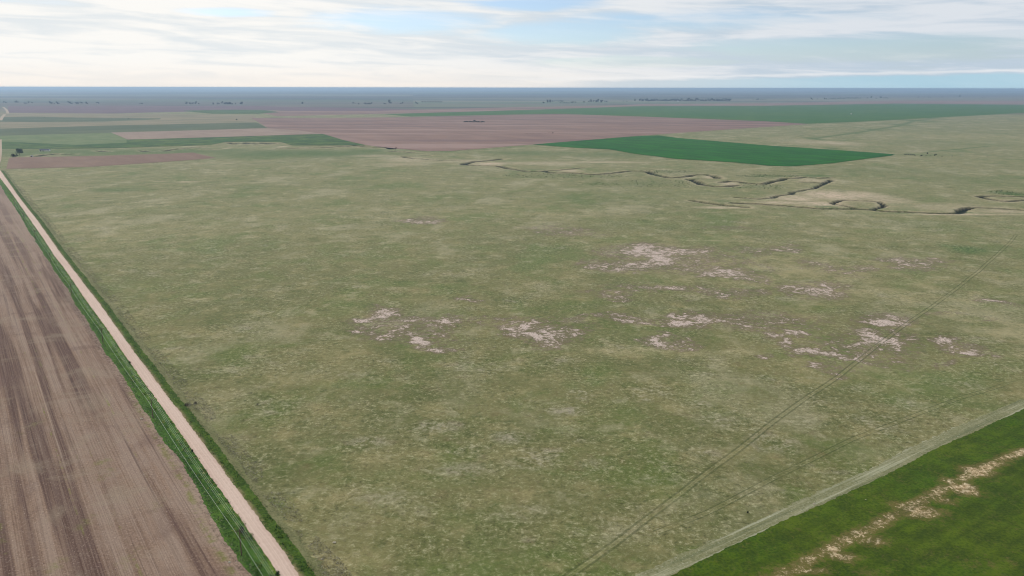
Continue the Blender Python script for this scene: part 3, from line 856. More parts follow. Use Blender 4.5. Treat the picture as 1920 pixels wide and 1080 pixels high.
def strip_between(name, a, b, z, mat, rows=8, jit=(0, 0), zprof=None, attr=None):
    n = len(a)
    a, b = a.copy(), b.copy()
    nrm = (b - a) / np.linalg.norm(b - a, axis=1)[:, None]
    for arr, k, s in ((a, jit[0], 11), (b, jit[1], 17)):
        j = (vnoise(arr[:, 0] / .9, arr[:, 1] / .9, s) - .5) * .9 + (vnoise(arr[:, 0] / 3, arr[:, 1] / 3, s) - .5) * .6 + (vnoise(arr[:, 0] / 23, arr[:, 1] / 23, s) - .5) * .8
        arr += nrm * (j * k)[:, None]
    tt = np.linspace(0, 1, rows)[:, None, None]
    g = a[None] * (1 - tt) + b[None] * tt
    zz = np.full((rows, n), z)
    if zprof is not None:
        zz += np.array(zprof)[:, None]
    u = (np.linspace(-1, 1, rows) if attr is None else np.array(attr))[:, None] * np.ones((1, n))
    v = np.concatenate([g.reshape(-1, 2), zz.reshape(-1, 1)], 1)
    me = mesh_np(name, v, grid_faces(rows, n), {'u': u.ravel()})
    o = link_mesh(name, me, mat, smooth=True)
    tag(o, kind='structure')
    return o


strip_between('mown_grass_strip', head_w, edge_w, 0.04, m_strip, 10, (1.3, 0))


def ribbon(name, pts, width, z, mat, step=2.0, wob=0.4):
    q = W(pts)
    s = np.concatenate([[0], np.cumsum(np.linalg.norm(np.diff(q, axis=0), axis=1))])
    m_ = int(s[-1] / step) + 2
    c = resample(q, m_)
    # round the corners
    for _ in range(6):
        c[1:-1] = c[1:-1] * .5 + (c[:-2] + c[2:]) * .25
    t_ = np.gradient(c, axis=0)
    t_ /= np.linalg.norm(t_, axis=1)[:, None]
    nn = np.stack([t_[:, 1], -t_[:, 0]], 1)
    c = c + nn * ((vnoise(s[-1] * np.linspace(0, 1, m_) / 25, np.zeros(m_), 31) - .5) * wob)[:, None]
    rows = 7
    u = np.linspace(-1, 1, rows)
    g = c[None] + nn[None] * (u * width / 2)[:, None, None]
    x, y = g[..., 0].ravel(), g[..., 1].ravel()
    at = {'u': np.repeat(u, m_)}
    for nme, items in (('bare', BARE), ('sand', SAND), ('veg', VEG), ('tan', TAN), ('sage', SAGE)):
        at[nme] = field_of(x, y, items)
    me = mesh_np(name, np.stack([x, y, np.full_like(x, z)], 1), grid_faces(rows, m_), at)
    o = link_mesh(name, me, mat)
    tag(o, kind='structure')
    return o


ribbon('vehicle_track', [(1000, 1130), (1070, 1078), (1150, 1022), (1240, 953), (1320, 890), (1382, 846), (1440, 799), (1500, 755), (1570, 707), (1620, 668), (1650, 643), (1700, 607), (1750, 573), (1790, 544), (1840, 504), (1875, 472), (1893, 455), (1905, 441)], 5.2, 0.02, m_track)
ribbon('vehicle_track', [(1230, 1000), (1330, 960), (1450, 897), (1520, 862), (1600, 823), (1700, 785), (1790, 750), (1880, 722)], 4.6, 0.012, m_faint)
ribbon('vehicle_track', [(880, 640), (980, 622), (1060, 612), (1130, 600), (1200, 585), (1290, 570), (1340, 557), (1400, 545), (1450, 535)], 4.0, 0.012, m_faint)

# ------------------------------------------------------------------ road, its verges, the ploughed field
def fx(knots):
    q = W(knots)
    q = q[np.argsort(q[:, 1])]
    # smooth the hand-measured knots with a low-order fit plus half the residual
    c = np.polyfit(q[:, 1], q[:, 0], 2)
    s0 = np.polyfit(q[:3, 1], q[:3, 0], 1)

    def f_(Y_):
        base = np.polyval(c, Y_)
        res = np.interp(Y_, q[:, 1], q[:, 0] - np.polyval(c, q[:, 1]))
        lin = np.polyval(s0, q[0, 1]) + (Y_ - q[0, 1]) * -math.tan(ROADANG)
        return np.where(Y_ < q[0, 1], lin + (base[0] * 0 if hasattr(base, '__len__') else 0), base + res * 0.75)
    return f_


XL = fx([(-14, 312), (0, 334), (24, 365), (49, 402), (83, 451), (101, 480), (120, 503), (164, 568.5), (206, 625), (225, 655), (273, 723), (317, 781), (345, 824), (387.5, 886), (424, 934), (460, 987), (470, 1003), (508, 1056), (522, 1080)])
XR = fx([(-4, 312), (10, 333), (40, 376), (67, 409), (117, 479), (160, 535), (203, 591), (246, 652), (294, 716), (334, 767), (369, 816), (409, 869), (456, 930), (492, 981), (532, 1032), (561, 1080)])
VL = fx([(-22, 315), (5, 354), (14, 369), (32, 395), (55, 435), (82, 477), (123.5, 537), (146, 579), (173, 619.5), (197, 660), (220, 693), (264, 756), (287, 786), (306, 826), (340, 865), (363, 909), (409, 985), (428, 1020), (462, 1060), (476, 1080)])
Ys = np.concatenate([np.arange(40, 420, 0.5), np.arange(420, 1190, 2.0)])


def col(f_, off=0.0):
    return np.stack([f_(Ys) + off / math.cos(ROADANG), Ys], 1)


vlw = col(VL)
wav = (vnoise(Ys / 17, Ys * 0, 8) - .5) * 1.3 + (vnoise(Ys / 5, Ys * 0, 9) - .5) * .6
vlw[:, 0] += wav
roadl, roadr = col(XL), col(XR)
strip_between('gravel_road', roadl, roadr, 0.16, m_road, 11, (0.55, 0.55), [-.1, -.02, .03, .06, .09, .1, .09, .06, .03, -.02, -.1])
strip_between('verge_grass_strip', vlw, col(XL, 0.6), 0.07, m_verge, 9, (.8, 0), [0, .0, -.1 + .1, 0, 0, 0, .02, .03, .0], [0, 0, 0, 0, .1, .5, .9, 1, .9])
strip_between('ditch_grass_strip', col(XR, -0.6), col(XR, 3.5), 0.06, m_verge2, 7, (0, 0.9))
strip_between('dry_bank_strip', col(XR, 3.1), col(XR, 6.6), 0.03, m_pale, 7, (0.5, 2.6))


def ploughed():
    n = len(Ys)
    offs = np.concatenate([np.linspace(-0.6, 8, 8), np.linspace(10, 60, 26), np.array([80, 120, 200, 350, 700])])
    rows = len(offs)
    g = vlw[None] - np.stack([offs[::-1], offs[::-1] * 0], 1)[:, None, :] / math.cos(ROADANG)
    x, y = g[..., 0].ravel(), g[..., 1].ravel()
    off = np.repeat(offs[::-1], n)
    wl = W([(355, 1000), (330, 930), (305, 885), (285, 840), (265, 800), (235, 745), (215, 700), (185, 640), (160, 590)])
    wl2 = W([(440, 1078), (395, 1010), (370, 960), (350, 915), (330, 880), (305, 840), (275, 790), (245, 735)])
    d1 = poly_dist(x, y, wl2)
    weed = 1 - smoothstep(d1, 0.2, 1.6)
    for q in ((190, 868, 12, 10, .9), (195, 890, 8, 16, .7), (105, 1060, 10, 20, .7), (240, 1050, 14, 30, .5), (60, 800, 10, 20, .4), (290, 950, 10, 16, .5), (160, 980, 10, 20, .5), (10, 1010, 10, 16, .5)):
        weed = np.maximum(weed, q[4] * blob(x, y, *q[:4]))
    edge = 1 - smoothstep(off, 0.5, 4.0)
    me = mesh_np('ploughed_field', np.stack([x, y, np.full_like(x, 0.035)], 1), grid_faces(rows, n), {'weed': weed, 'edge': edge})
    tag(link_mesh('ploughed_field', me, m_plough), kind='structure')


ploughed()

q = W([(-8, 313), (-3, 300), (-1, 285), (0, 262), (1, 240), (3, 226), (9, 215), (14, 212), (14, 208), (10, 204), (4, 201)])


def far_road(pts, width, z):
    q_ = W(pts)
    c_ = resample(q_, 300)
    t_ = np.gradient(c_, axis=0)
    t_ /= np.linalg.norm(t_, axis=1)[:, None]
    nn = np.stack([t_[:, 1], -t_[:, 0]], 1)
    wd = np.interp(np.hypot(c_[:, 0], c_[:, 1]), [1000, 5000], [width, width * 1.3])[:, None] / 2
    strip_between('gravel_road', c_ - nn * wd, c_ + nn * wd, z, m_road2, 3, (0, 0))


far_road([(-8, 313), (-3, 300), (-1, 285), (-1, 262)], 8, 0.6)
far_road([(1, 226), (4, 220), (9, 214.5)], 9, 0.6)
far_road([(15, 213), (13, 207.5), (10, 204), (6, 201)], 9, 0.6)
far_road([(1, 317.5), (12, 317), (60, 316.8)], 3, 0.3)

# ------------------------------------------------------------------ low vegetation (uncountable)
def leaf_mat(name, stops, rough=0.85, trans=True):
    m_, t = new_mat(name)
    c_ = t.ramp(t.attr('tint'), stops)
    finish(t, c_, rough, spec=0.1)
    return m_


def clumps(name, xy, size, k, mat, tint, z0=0.05, flat=0.6, leaf=0.5, zarr=None):
    """one mesh of many little plants: each is k blades / leaf tufts round its centre"""
    n = len(xy)
    cx = np.repeat(xy, k, axis=0)
    s_ = np.repeat(size, k)
    th = rng.uniform(0, 2 * np.pi, n * k)
    rr_ = np.sqrt(rng.uniform(0, 1, n * k)) * s_ * 0.5
    zc = rng.uniform(0.05, 1, n * k) * s_ * flat * (1 - (rr_ / (s_ * .5 + 1e-6)) ** 2 * 0.6)
    c_ = np.stack([cx[:, 0] + np.cos(th) * rr_, cx[:, 1] + np.sin(th) * rr_, zc + z0 + (0 if zarr is None else np.repeat(zarr, k))], 1)
    v = rng.normal(0, 1, (n * k, 3, 3))
    v /= np.linalg.norm(v, axis=2)[:, :, None]
    v *= (s_ * leaf)[:, None, None]
    v[:, :, 2] *= 0.7
    v = (c_[:, None, :] + v).reshape(-1, 3)
    v[:, 2] = np.maximum(v[:, 2], 0.0)
    tt = np.clip(np.repeat(tint, k) + rng.normal(0, .12, n * k), 0, 1)
    me = mesh_np(name, v, np.arange(n * k * 3).reshape(-1, 3), {'tint': np.repeat(tt, 3)})
    return link_mesh(name, me, mat)


m_weed = leaf_mat('weed_leaves', [(0, A(16, 34, 12)), (0.45, A(40, 70, 18)), (0.75, A(92, 124, 36)), (1, A(160, 152, 84))])
m_sageleaf = leaf_mat('sage_leaves', [(0, A(60, 54, 42)), (0.4, A(100, 94, 74)), (0.8, A(150, 144, 124)), (1, A(180, 172, 150))])
m_tuft = leaf_mat('tuft_leaves', [(0, A(58, 66, 34)), (0.35, A(92, 98, 56)), (0.7, A(140, 136, 98)), (1, A(186, 180, 148))])


def along(n, off_lo, off_hi, base, Ylo=150, Yhi=1000, power=1.8):
    yy = Ylo + (Yhi - Ylo) * rng.uniform(0, 1, n) ** power
    off = rng.uniform(0, 1, n)
    lo = off_lo(yy) if callable(off_lo) else off_lo
    hi = off_hi(yy) if callable(off_hi) else off_hi
    xx = base(yy) + (lo + (hi - lo) * off) / math.cos(ROADANG)
    return np.stack([xx, yy], 1)


# weeds along the near side of the road edge (left) in ragged rows
n = 4200
a = along(n, -3.6, 0.2, XL)
rows_ = vnoise(a[:, 0] / 3, a[:, 1] / 3, 2)
a = a[rows_ > 0.46]
tag(clumps('roadside_weeds', a, rng.uniform(.4, 1.2, len(a)), 9, m_weed, rng.beta(.7, .8, len(a)), 0.05, 0.7, .22), 'low green weeds and grass growing along the left edge of the gravel road', 'weeds', kind='stuff')
n = 5000
a = along(n, 0.3, 3.8, XR)
rows_ = vnoise(a[:, 0] / 2.6, a[:, 1] / 2.6, 5)
a = a[rows_ > 0.40]
tag(clumps('ditch_grass', a, rng.uniform(.3, .8, len(a)), 9, m_weed, rng.beta(.7, 1.1, len(a)), 0.05, 0.8, .22), 'dark green ditch grass growing along the right edge of the gravel road', 'grass', kind='stuff')
n = 14000
a = along(n, 4.5, 11.0, XR)
dens_ = vnoise(a[:, 0] / 7, a[:, 1] / 7, 12)
off = (a[:, 0] - XR(a[:, 1])) * math.cos(ROADANG)
a = a[(dens_ > 0.30) & (np.abs(off - 8) < 1.2 + 2.4 * dens_)]
tag(clumps('sagebrush', a, rng.uniform(.25, .75, len(a)), 9, m_sageleaf, rng.uniform(0.25, 1, len(a)), 0.05, 0.7, .22), 'grey dry brush in a ragged line between the road ditch and the prairie', 'brush', kind='stuff')
# verge left inner edge: dry straw heap along the ploughed soil
n = 3200
a = along(n, -1.6, 1.6, lambda y_: np.interp(y_, Ys, vlw[:, 0]), 150, 700)
tag(clumps('dry_stalks', a, rng.uniform(.25, .8, len(a)), 7, m_sageleaf, rng.uniform(0.1, 1, len(a)), 0.05, 0.5, .2), 'dry stalks lying where the green verge meets the ploughed field', 'stalks', kind='stuff')
n = 5200
a = along(n, lambda y_: (np.interp(y_, Ys, vlw[:, 0]) - XL(y_)) * math.cos(ROADANG) + .5, -3.2, XL, 150, 800)
tag(clumps('verge_grass', a, rng.uniform(.25, .8, len(a)), 7, m_weed, rng.uniform(0.0, .5, len(a)), 0.05, 0.6, .2), 'dark green verge grass between the ploughed field and the gravel road', 'grass', kind='stuff')

# bunch grass on the near prairie
n = 70000
yy = 165 + (620 - 165) * rng.uniform(0, 1, n) ** 1.25
xx = rng.uniform(-0.66, 0.68, n) * yy
ok = (xx > XR(yy) + 12)
# stay off the crop: signed side of the headland line
hx = np.interp(yy, head_w[:, 1], head_w[:, 0])
ok &= (xx < hx - 1) | (yy > head_w[-1, 1])
ok &= ~((yy < head_w[0, 1]) & (xx > head_w[0, 0]))
dn = .55 * vnoise(xx / 6, yy / 6, 21) + .45 * vnoise(xx / 19, yy / 19, 22)
ok &= rng.uniform(0, 1, n) < smoothstep(dn, 0.35, 0.75) * 0.9 + 0.05
a = np.stack([xx, yy], 1)[ok]
sg_ = field_of(a[:, 0], a[:, 1], SAGE)
ti = np.clip(.30 + .45 * vnoise(a[:, 0] / 27, a[:, 1] / 27, 23) + rng.normal(0, .16, len(a)) + .3 * sg_, 0, 1)
tag(clumps('bunch_grass', a, rng.uniform(.2, .62, len(a)), 5, m_tuft, ti, 0.0, 0.45, .22), 'tufts of green and straw bunch grass over the prairie', 'grass', kind='stuff')
# creek-side willows / rushes patches
pts_ = []
for (px, py, rx, ry, k_) in VEG[:5] + [(1895, 363, 32, 6, 1), (1225, 325, 12, 4, 1)]:
    c0 = P(px, py)
    ax = abs(P(px + rx, py)[0] - c0[0])
    ay = abs(P(px, py - ry)[1] - P(px, py + ry)[1]) / 2
    m_ = int(60 + ax * 2.5)
    th = rng.uniform(0, 2 * np.pi, m_)
    r_ = np.sqrt(rng.uniform(0, 1, m_))
    pts_.append(np.stack([c0[0] + np.cos(th) * r_ * ax, c0[1] + np.sin(th) * r_ * ay], 1))
a = np.concatenate(pts_)
zz, _, _ = terrain(a[:, 0], a[:, 1], True)
tag(clumps('creek_rushes', a, rng.uniform(.8, 2.0, len(a)), 8, m_weed, rng.uniform(0, .7, len(a)), 0.0, 0.7, .3, zz + 0.1), 'green rushes growing in and beside the winding creek bed', 'rushes', kind='stuff')

# ------------------------------------------------------------------ power line
m_wood, t = new_mat('weathered_wood')
p = pos(t)
c = t.mix(t.smooth(t.noise(t.mapv(p, (6, 6, .6)), 3, 4), .35, .65), A(70, 58, 46), A(112, 98, 82))
finish(t, c, .9, spec=.2)
m_alu, t = new_mat('bare_aluminium_wire')
finish(t, t.mix(t.noise(pos(t), .3), A(190, 200, 185), A(214, 220, 205)), .45, spec=.5)
m_glass, t = new_mat('insulator_porcelain')
finish(t, t.mix(t.noise(pos(t), 5), A(120, 110, 100), A(160, 152, 140)), .25, spec=.5)


def lathe(prof, seg=8):
    v, f = [], []
    for r, z in prof:
        for i in range(seg):
            a_ = 2 * math.pi * i / seg
            v.append((r * math.cos(a_), r * math.sin(a_), z))
    for k_ in range(len(prof) - 1):
        for i in range(seg):
            f.append((k_ * seg + i, k_ * seg + (i + 1) % seg, (k_ + 1) * seg + (i + 1) % seg, (k_ + 1) * seg + i))
    f.append(tuple(range(seg))[::-1])
    f.append(tuple((len(prof) - 1) * seg + i for i in range(seg)))
    return v, f


def box(x0, x1, y0, y1, z0, z1):
    v = [(x, y, z) for z in (z0, z1) for y in (y0, y1) for x in (x0, x1)]
    return v, [(0, 2, 3, 1), (4, 5, 7, 6), (0, 1, 5, 4), (1, 3, 7, 5), (3, 2, 6, 7), (2, 0, 4, 6)]


def pymesh(name, vf_list, mat, parent=None, smooth=False):
    v, f = [], []
    for vv, ff in vf_list:
        o_ = len(v)
        v += list(vv)
        f += [tuple(i + o_ for i in q_) for q_ in ff]
    me = bpy.data.meshes.new(name)
    me.from_pydata(v, [], f)
    me.update()
    return link_mesh(name, me, mat, parent, smooth)


POLE_H = 8.0
WX = (-1.15, 0.30, 0.75, 1.25)      # wire positions on the crossarm


def make_pole():
    r_ = empty('utility_pole', (0, 0, 0))
    pymesh('pole', [lathe([(.17, 0), (.165, .6), (.15, 3), (.13, 6), (.115, POLE_H), (.05, POLE_H + .06)], 10)], m_wood, r_, True)
    pymesh('crossarm', [box(-1.3, 1.4, .11, .22, POLE_H - .75, POLE_H - .62)], m_wood, r_)
    pymesh('brace', [box(-.75, -.7, .12, .14, POLE_H - 1.3, POLE_H - .75), box(.7, .75, .12, .14, POLE_H - 1.3, POLE_H - .75), box(-.72, .72, .12, .15, POLE_H - 1.34, POLE_H - 1.28)], m_wood, r_)
    for x in WX:
        ins = pymesh('insulator', [lathe([(.02, 0), (.02, .08), (.07, .1), (.05, .15), (.075, .18), (.04, .26)], 8)], m_glass, r_, True)
        ins.location = (x, .165, POLE_H - .62)
    return r_


ypoles = [P(450, 1042)[1] + 0]
y0 = ypoles[0]
pole_Y = [y0 - 90, y0] + [y0 + 90 * i for i in range(1, 9)]
pole_lab = ['wooden utility pole nearest the camera at the bottom left beside the gravel road', 'second wooden utility pole up the gravel road from the bottom left', 'third wooden utility pole up the gravel road in the green verge',
            'fourth wooden utility pole up the gravel road, beside the ploughed field', 'fifth wooden utility pole up the gravel road, beside the ploughed field', 'sixth wooden utility pole up the gravel road, beside the ploughed field', 'seventh wooden utility pole up the gravel road',
            'eighth and farthest wooden utility pole up the gravel road']
proto_pole = make_pole()
pole_pos = []
for i, yv in enumerate(pole_Y):
    xv = float(XL(np.array([yv]))[0]) - 5.2 / math.cos(ROADANG)
    pole_pos.append((xv, yv))
vis = 0
first = True
for i, (xv, yv) in enumerate(pole_pos):
    if i == 0 or i > 8:
        continue
    o = proto_pole if first else copy_tree(proto_pole)
    first = False
    o.location = (xv, yv, 0)
    o.rotation_euler = (0, 0, ROADANG)
    tag(o, pole_lab[vis], 'utility pole', 'utility poles along the gravel road')
    vis += 1
wire_lab = ['leftmost of the four power wires, set apart from the other three', 'second power wire from the left along the gravel road', 'third power wire from the left along the gravel road', 'rightmost power wire, nearest the gravel road']
ca_, sa_ = math.cos(ROADANG), math.sin(ROADANG)
for wi, wx in enumerate(WX):
    cl = []
    for (x0, y0_), (x1, y1_) in zip(pole_pos[:8], pole_pos[1:9]):
        for k_ in range(24):
            s_ = k_ / 24
            px_ = x0 + (x1 - x0) * s_ + wx * ca_ - .165 * sa_
            py_ = y0_ + (y1_ - y0_) * s_ + wx * sa_ + .165 * ca_
            cl.append((px_, py_, POLE_H - .38 - 4 * 1.1 * s_ * (1 - s_)))
    cl.append((pole_pos[8][0] + wx * ca_ - .165 * sa_, pole_pos[8][1] + wx * sa_ + .165 * ca_, POLE_H - .38))
    v, f = [], []
    rad = 0.028 if wi == 0 else 0.016
    for (x, y, z) in cl:
        for k_ in range(4):
            a_ = math.pi / 4 + k_ * math.pi / 2
            v.append((x + math.cos(a_) * rad * ca_, y + math.cos(a_) * rad * sa_, z + math.sin(a_) * rad))
    for i in range(len(cl) - 1):
        for k_ in range(4):
            f.append((i * 4 + k_, i * 4 + (k_ + 1) % 4, i * 4 + 4 + (k_ + 1) % 4, i * 4 + 4 + k_))
    o = pymesh('power_wire', [(v, f)], m_alu)
    tag(o, wire_lab[wi], 'wire', 'wires strung on the utility poles')

# ------------------------------------------------------------------ trees
m_bark, t = new_mat('bark')
finish(t, t.mix(t.noise(pos(t), 2), A(60, 50, 40), A(96, 84, 70)), .95, spec=.1)
m_leaf = leaf_mat('tree_leaves', [(0, A(22, 34, 20)), (0.5, A(36, 54, 28)), (1, A(64, 80, 40))])
m_leafdark = leaf_mat('dark_tree_leaves', [(0, A(12, 18, 15)), (0.5, A(18, 28, 20)), (1, A(32, 42, 26))])
m_leaffar = leaf_mat('distant_tree_leaves', [(0, A(10, 18, 12)), (0.5, A(16, 28, 18)), (1, A(28, 42, 22))])
m_dead = leaf_mat('bare_twigs', [(0, A(60, 40, 34)), (0.5, A(84, 60, 50)), (1, A(110, 84, 70))])


def tube(p0, p1, r0, r1, seg=6):
    p0, p1 = Vector(p0), Vector(p1)
    d_ = (p1 - p0).normalized()
    a_ = d_.orthogonal().normalized()
    b_ = d_.cross(a_)
    v = []
    for pp, r in ((p0, r0), (p1, r1)):
        for i in range(seg):
            t_ = 2 * math.pi * i / seg
            v.append(tuple(pp + (a_ * math.cos(t_) + b_ * math.sin(t_)) * r))
    return v, [(i, (i + 1) % seg, seg + (i + 1) % seg, seg + i) for i in range(seg)]


def crown_mesh(name, Ht, Wd, lobes, leaves, leaf, mat, parent, seed, lo=0.25):
    r_ = np.random.default_rng(seed)
    L = []
    for _ in range(lobes):
        th = r_.uniform(0, 2 * np.pi)
        rad = math.sqrt(r_.uniform(0, 1)) * Wd * .32
        zc = r_.uniform(lo + .12, .86) * Ht
        L.append((math.cos(th) * rad, math.sin(th) * rad, zc, r_.uniform(.16, .27) * Wd))
    L = np.array(L)
    idx = r_.integers(0, lobes, leaves)
    d_ = r_.normal(0, 1, (leaves, 3))
    d_ /= np.linalg.norm(d_, axis=1)[:, None]
    c_ = L[idx, :3] + d_ * (L[idx, 3] * r_.uniform(.55, 1.08, leaves))[:, None] * np.array([1, 1, .85])
    v = r_.normal(0, 1, (leaves, 3, 3))
    v /= np.linalg.norm(v, axis=2)[:, :, None]
    v = (c_[:, None] + v * leaf * r_.uniform(.6, 1.3, (leaves, 1, 1))).reshape(-1, 3)
    v[:, 2] = np.maximum(v[:, 2], .1)
    tt = np.clip(np.repeat(r_.uniform(.1, .9, lobes)[idx] + r_.normal(0, .18, leaves), 3), 0, 1)
    me = mesh_np(name, v, np.arange(leaves * 3).reshape(-1, 3), {'tint': tt})
    return link_mesh(name, me, mat, parent)


def make_tree(name, Ht, Wd, lobes, leaves, leaf, mat, seed, lo=0.25):
    r_ = empty(name, (0, 0, 0))
    rd = random.Random(seed)
    parts = [tube((0, 0, 0), (Wd * .02, 0, Ht * .3), Ht * .03, Ht * .022), tube((Wd * .02, 0, Ht * .3), (0, Wd * .02, Ht * .65), Ht * .022, Ht * .01)]
    for k_ in range(6):
        a_ = rd.uniform(0, 6.28)
        z_ = Ht * rd.uniform(.25, .5)
        parts.append(tube((Wd * .01, 0, z_), (math.cos(a_) * Wd * .3, math.sin(a_) * Wd * .3, z_ + Ht * rd.uniform(.15, .35)), Ht * .012, Ht * .004, 5))
    pymesh('trunk', parts, m_bark, r_, True)
    crown_mesh('crown', Ht, Wd, lobes, leaves, leaf, mat, r_, seed, lo)
    return r_


# the one big cottonwood by the road, and a low leafy clump put in for the dark blob at its foot
tr = make_tree('broadleaf_tree', 13, 14, 16, 2600, .55, m_leaf, 3, .1)
x, y = P(37, 291)
tr.location = (x, y, 0)
tag(tr, 'large round dark green tree standing alone by the brown strip at far left', 'tree')
tr = make_tree('low_dark_clump', 5, 12, 9, 1100, .5, m_leafdark, 5, .0)
tr.location = (*P(27, 294.5), 0)
tag(tr, 'low wide dark leafy clump at the lower left foot of the large round tree', 'tree')
tr = make_tree('dead_tree', 6.5, 4, 5, 260, .35, m_dead, 9, .2)
tr.location = (*P(742, 282), 0)
tag(tr, 'small reddish bare tree on the creek bank at the brown field corner', 'tree')
tr = make_tree('lone_shrub', 3.6, 4.5, 5, 300, .4, m_dead, 19, .0)
tr.location = (*P(1037, 250.5), 0)
tag(tr, 'small dark reddish shrub alone in the middle of the big brown field', 'shrub')
tr = make_tree('farm_shrub', 4.5, 9, 7, 380, .6, m_leafdark, 29, .0)
tr.location = (*P(443, 225.3), 0)
tag(tr, 'dark shrub alone in the tan field above the green field at left', 'shrub')

# dark grove in the brown field
gp = make_tree('grove_tree', 7.5, 12, 8, 420, .8, m_leafdark, 41, .0)
gx = [872, 876, 880.5, 885, 889, 893.5, 898, 902, 906]
gl = ['leftmost', 'second from left', 'third from left', 'fourth from left', 'middle tallest', 'fourth from right', 'third from right', 'second from right', 'rightmost']
for i, x_ in enumerate(gx):
    o = gp if i == 0 else copy_tree(gp)
    o.location = (*P(x_, 229.6 + random.uniform(-.15, .15)), 0)
    s_ = 1.15 if i == 4 else random.uniform(.6, .85)
    o.scale = (1.1, 1.1, s_)
    o.rotation_euler.z = random.uniform(0, 6)
    tag(o, '%s of nine dark trees in the long low grove in brown field' % gl[i], 'tree', 'dark grove in the big brown field')

# far trees at the edge of the haze
protos = [make_tree('distant_tree', 12, 12, 7, 420, 1.6, m_leaffar, 51, -.1), make_tree('distant_tree', 14, 11, 7, 420, 1.6, m_leaffar, 52, -.1), make_tree('distant_tree', 9, 14, 7, 420, 1.5, m_leaffar, 53, -.1)]
used = [False] * 3


def far_tree(px, py, s_, label, group):
    i = random.randrange(3)
    if used[i]:
        o_ = copy_tree(protos[i])
    else:
        o_ = protos[i]
        used[i] = True
    xy = P(px, py)
    o_.location = (xy[0], xy[1], -0.2)
    o_.scale = (s_ * random.uniform(1.3, 1.9), s_ * random.uniform(1.3, 1.9), s_ * random.uniform(1.1, 1.6))
    o_.rotation_euler.z = random.uniform(0, 6)
    tag(o_, label, 'tree', group)


groups = [
    ('at far left above the purple field corner', [(8, 193, .7), (11, 193, .6), (30, 192, 1.1), (34, 192.5, .6), (46, 194, .7), (50, 194, .6), (54, 194, .8), (60, 193.8, .6)]),
    ('in the first pair of clumps above the purple field at left', [(94.5, 194.3, 1.1), (97, 194.3, .9), (102, 194.6, .5), (107, 194.5, .9), (109.5, 194.5, .9)]),
    ('in the row of clumps above the purple field at left', [(129.5, 194.3, 1.1), (132, 194.5, 1.0), (134.5, 194.5, .8), (143, 194.5, .8), (146, 194.5, .9), (151.5, 194.5, .8), (154, 194.5, .7), (162, 194.3, 1), (164.5, 194.8, .5), (181, 194, .5), (184.5, 194.3, .9)]),
    ('in the short row above the green strip at left', [(350, 195, 1.0), (356.5, 195, .8), (361.5, 195, .9), (367, 194.7, 1.1), (373, 195, .5), (262, 194.8, .5), (266, 194.8, .6)]),
    ('in the shelterbelt row left of the single far tree', [(400, 195.7, .7), (407.5, 195.6, .7), (411, 195.7, .7), (417, 195, .9), (420.5, 195.2, .9), (423.5, 195.3, 1), (426.5, 195.4, 1), (429.5, 195.4, 1), (432, 195.4, .9), (436, 195.6, .7), (442, 195.8, .6)]),
    ('standing alone on the plain just right of a shelterbelt row', [(453, 195.2, 1.3)]),
    ('in the scattered clumps on the plain left of centre', [(567, 194.5, .8), (662, 194, .6), (666, 194, .5), (672.5, 195.5, .6), (683.5, 194.3, .8), (687.5, 195.3, 1.1), (691, 195.4, .9), (694, 195.3, .9), (697.5, 195.3, .9), (720, 195, .8), (723, 195, .6), (729.5, 194.6, 1.5), (733, 194.8, .8),
                                                          (751, 194.8, .7), (755, 194.8, .7), (779.5, 194.6, 1.0), (783, 194.8, .6)]),
    ('in the loose farm grove on the plain right of centre', [(1019, 193.4, .9), (1026, 193, 1.2), (1027.5, 191.5, .9), (1032, 193, 1.3), (1036, 190.6, .8), (1040, 190.6, .7), (1044, 190.3, .7), (1048, 190.2, .7), (1052, 190.6, .8), (1054.5, 190.4, .8), (1051, 193, .5), (1058, 193.3, .6), (1062, 193.3, .6), (1067, 193.5, .6),
                                                       (1071, 193.6, .9), (1074, 193.6, .9), (1079, 193.3, .8), (1095, 192.2, .7)]),
    ('in the scattered tall trees left of the long shelterbelt', [(1104.5, 191.3, .8), (1107.5, 191.8, 1.3), (1113, 191.6, .9), (1118, 191.6, 1.2), (1122, 191.8, 1.3), (1126.5, 191.8, 1.0), (1128.5, 193, 1.2), (1134.5, 191.5, .8), (1138, 191.4, .9), (1169, 190.5, .5), (1175, 190.5, .5), (1191, 189.9, 1.0)]),
    ('in the broken right-hand shelterbelt beyond the green field', [(1521, 186.2, 1.0), (1523, 186.5, .7), (1533, 186.4, .6), (1546, 186.2, 1.1), (1549.5, 186.4, .8)] + [(1554 + 3.1 * i, 186.1 - i * .07, .75 + .3 * ((i * 7) % 5) / 5) for i in range(20)] + [(1627, 184.6, 1.1), (1634, 184.2, 1.3), (1643, 184.8, .9), (1650, 184.3, 1.2), (1653, 184.2, 1.3), (1657, 184.4, 1.1), (1661, 184.4, 1.1), (1665, 184.5, 1.0)]),
    ('in the scattered dots on the plain at far right', [(1722, 182.8, .9), (1733, 183, .7), (1741, 182.8, .8), (1745, 182.8, .9), (1766, 182.6, .9), (1799, 181.6, 1.6), (1801.5, 182, .9), (1845, 183, .6), (1842, 183, .5)]),
    ('in the thin row right of the long shelterbelt', [(1414, 187.6, .5), (1418, 187.6, .6), (1421.5, 187.4, .9), (1426, 187.6, .6), (1430, 187.6, .5), (1436, 187.6, .5)]),
]
belt = []
xb = 1199.0
while xb < 1369:
    belt.append((xb, 189.6 - .5 * (xb - 1199) / 170 + random.uniform(-.35, .3), random.uniform(.75, 1.35)))
    xb += random.uniform(1.5, 3.2)
groups.append(('in the long blue-green shelterbelt on the plain right of centre', belt))
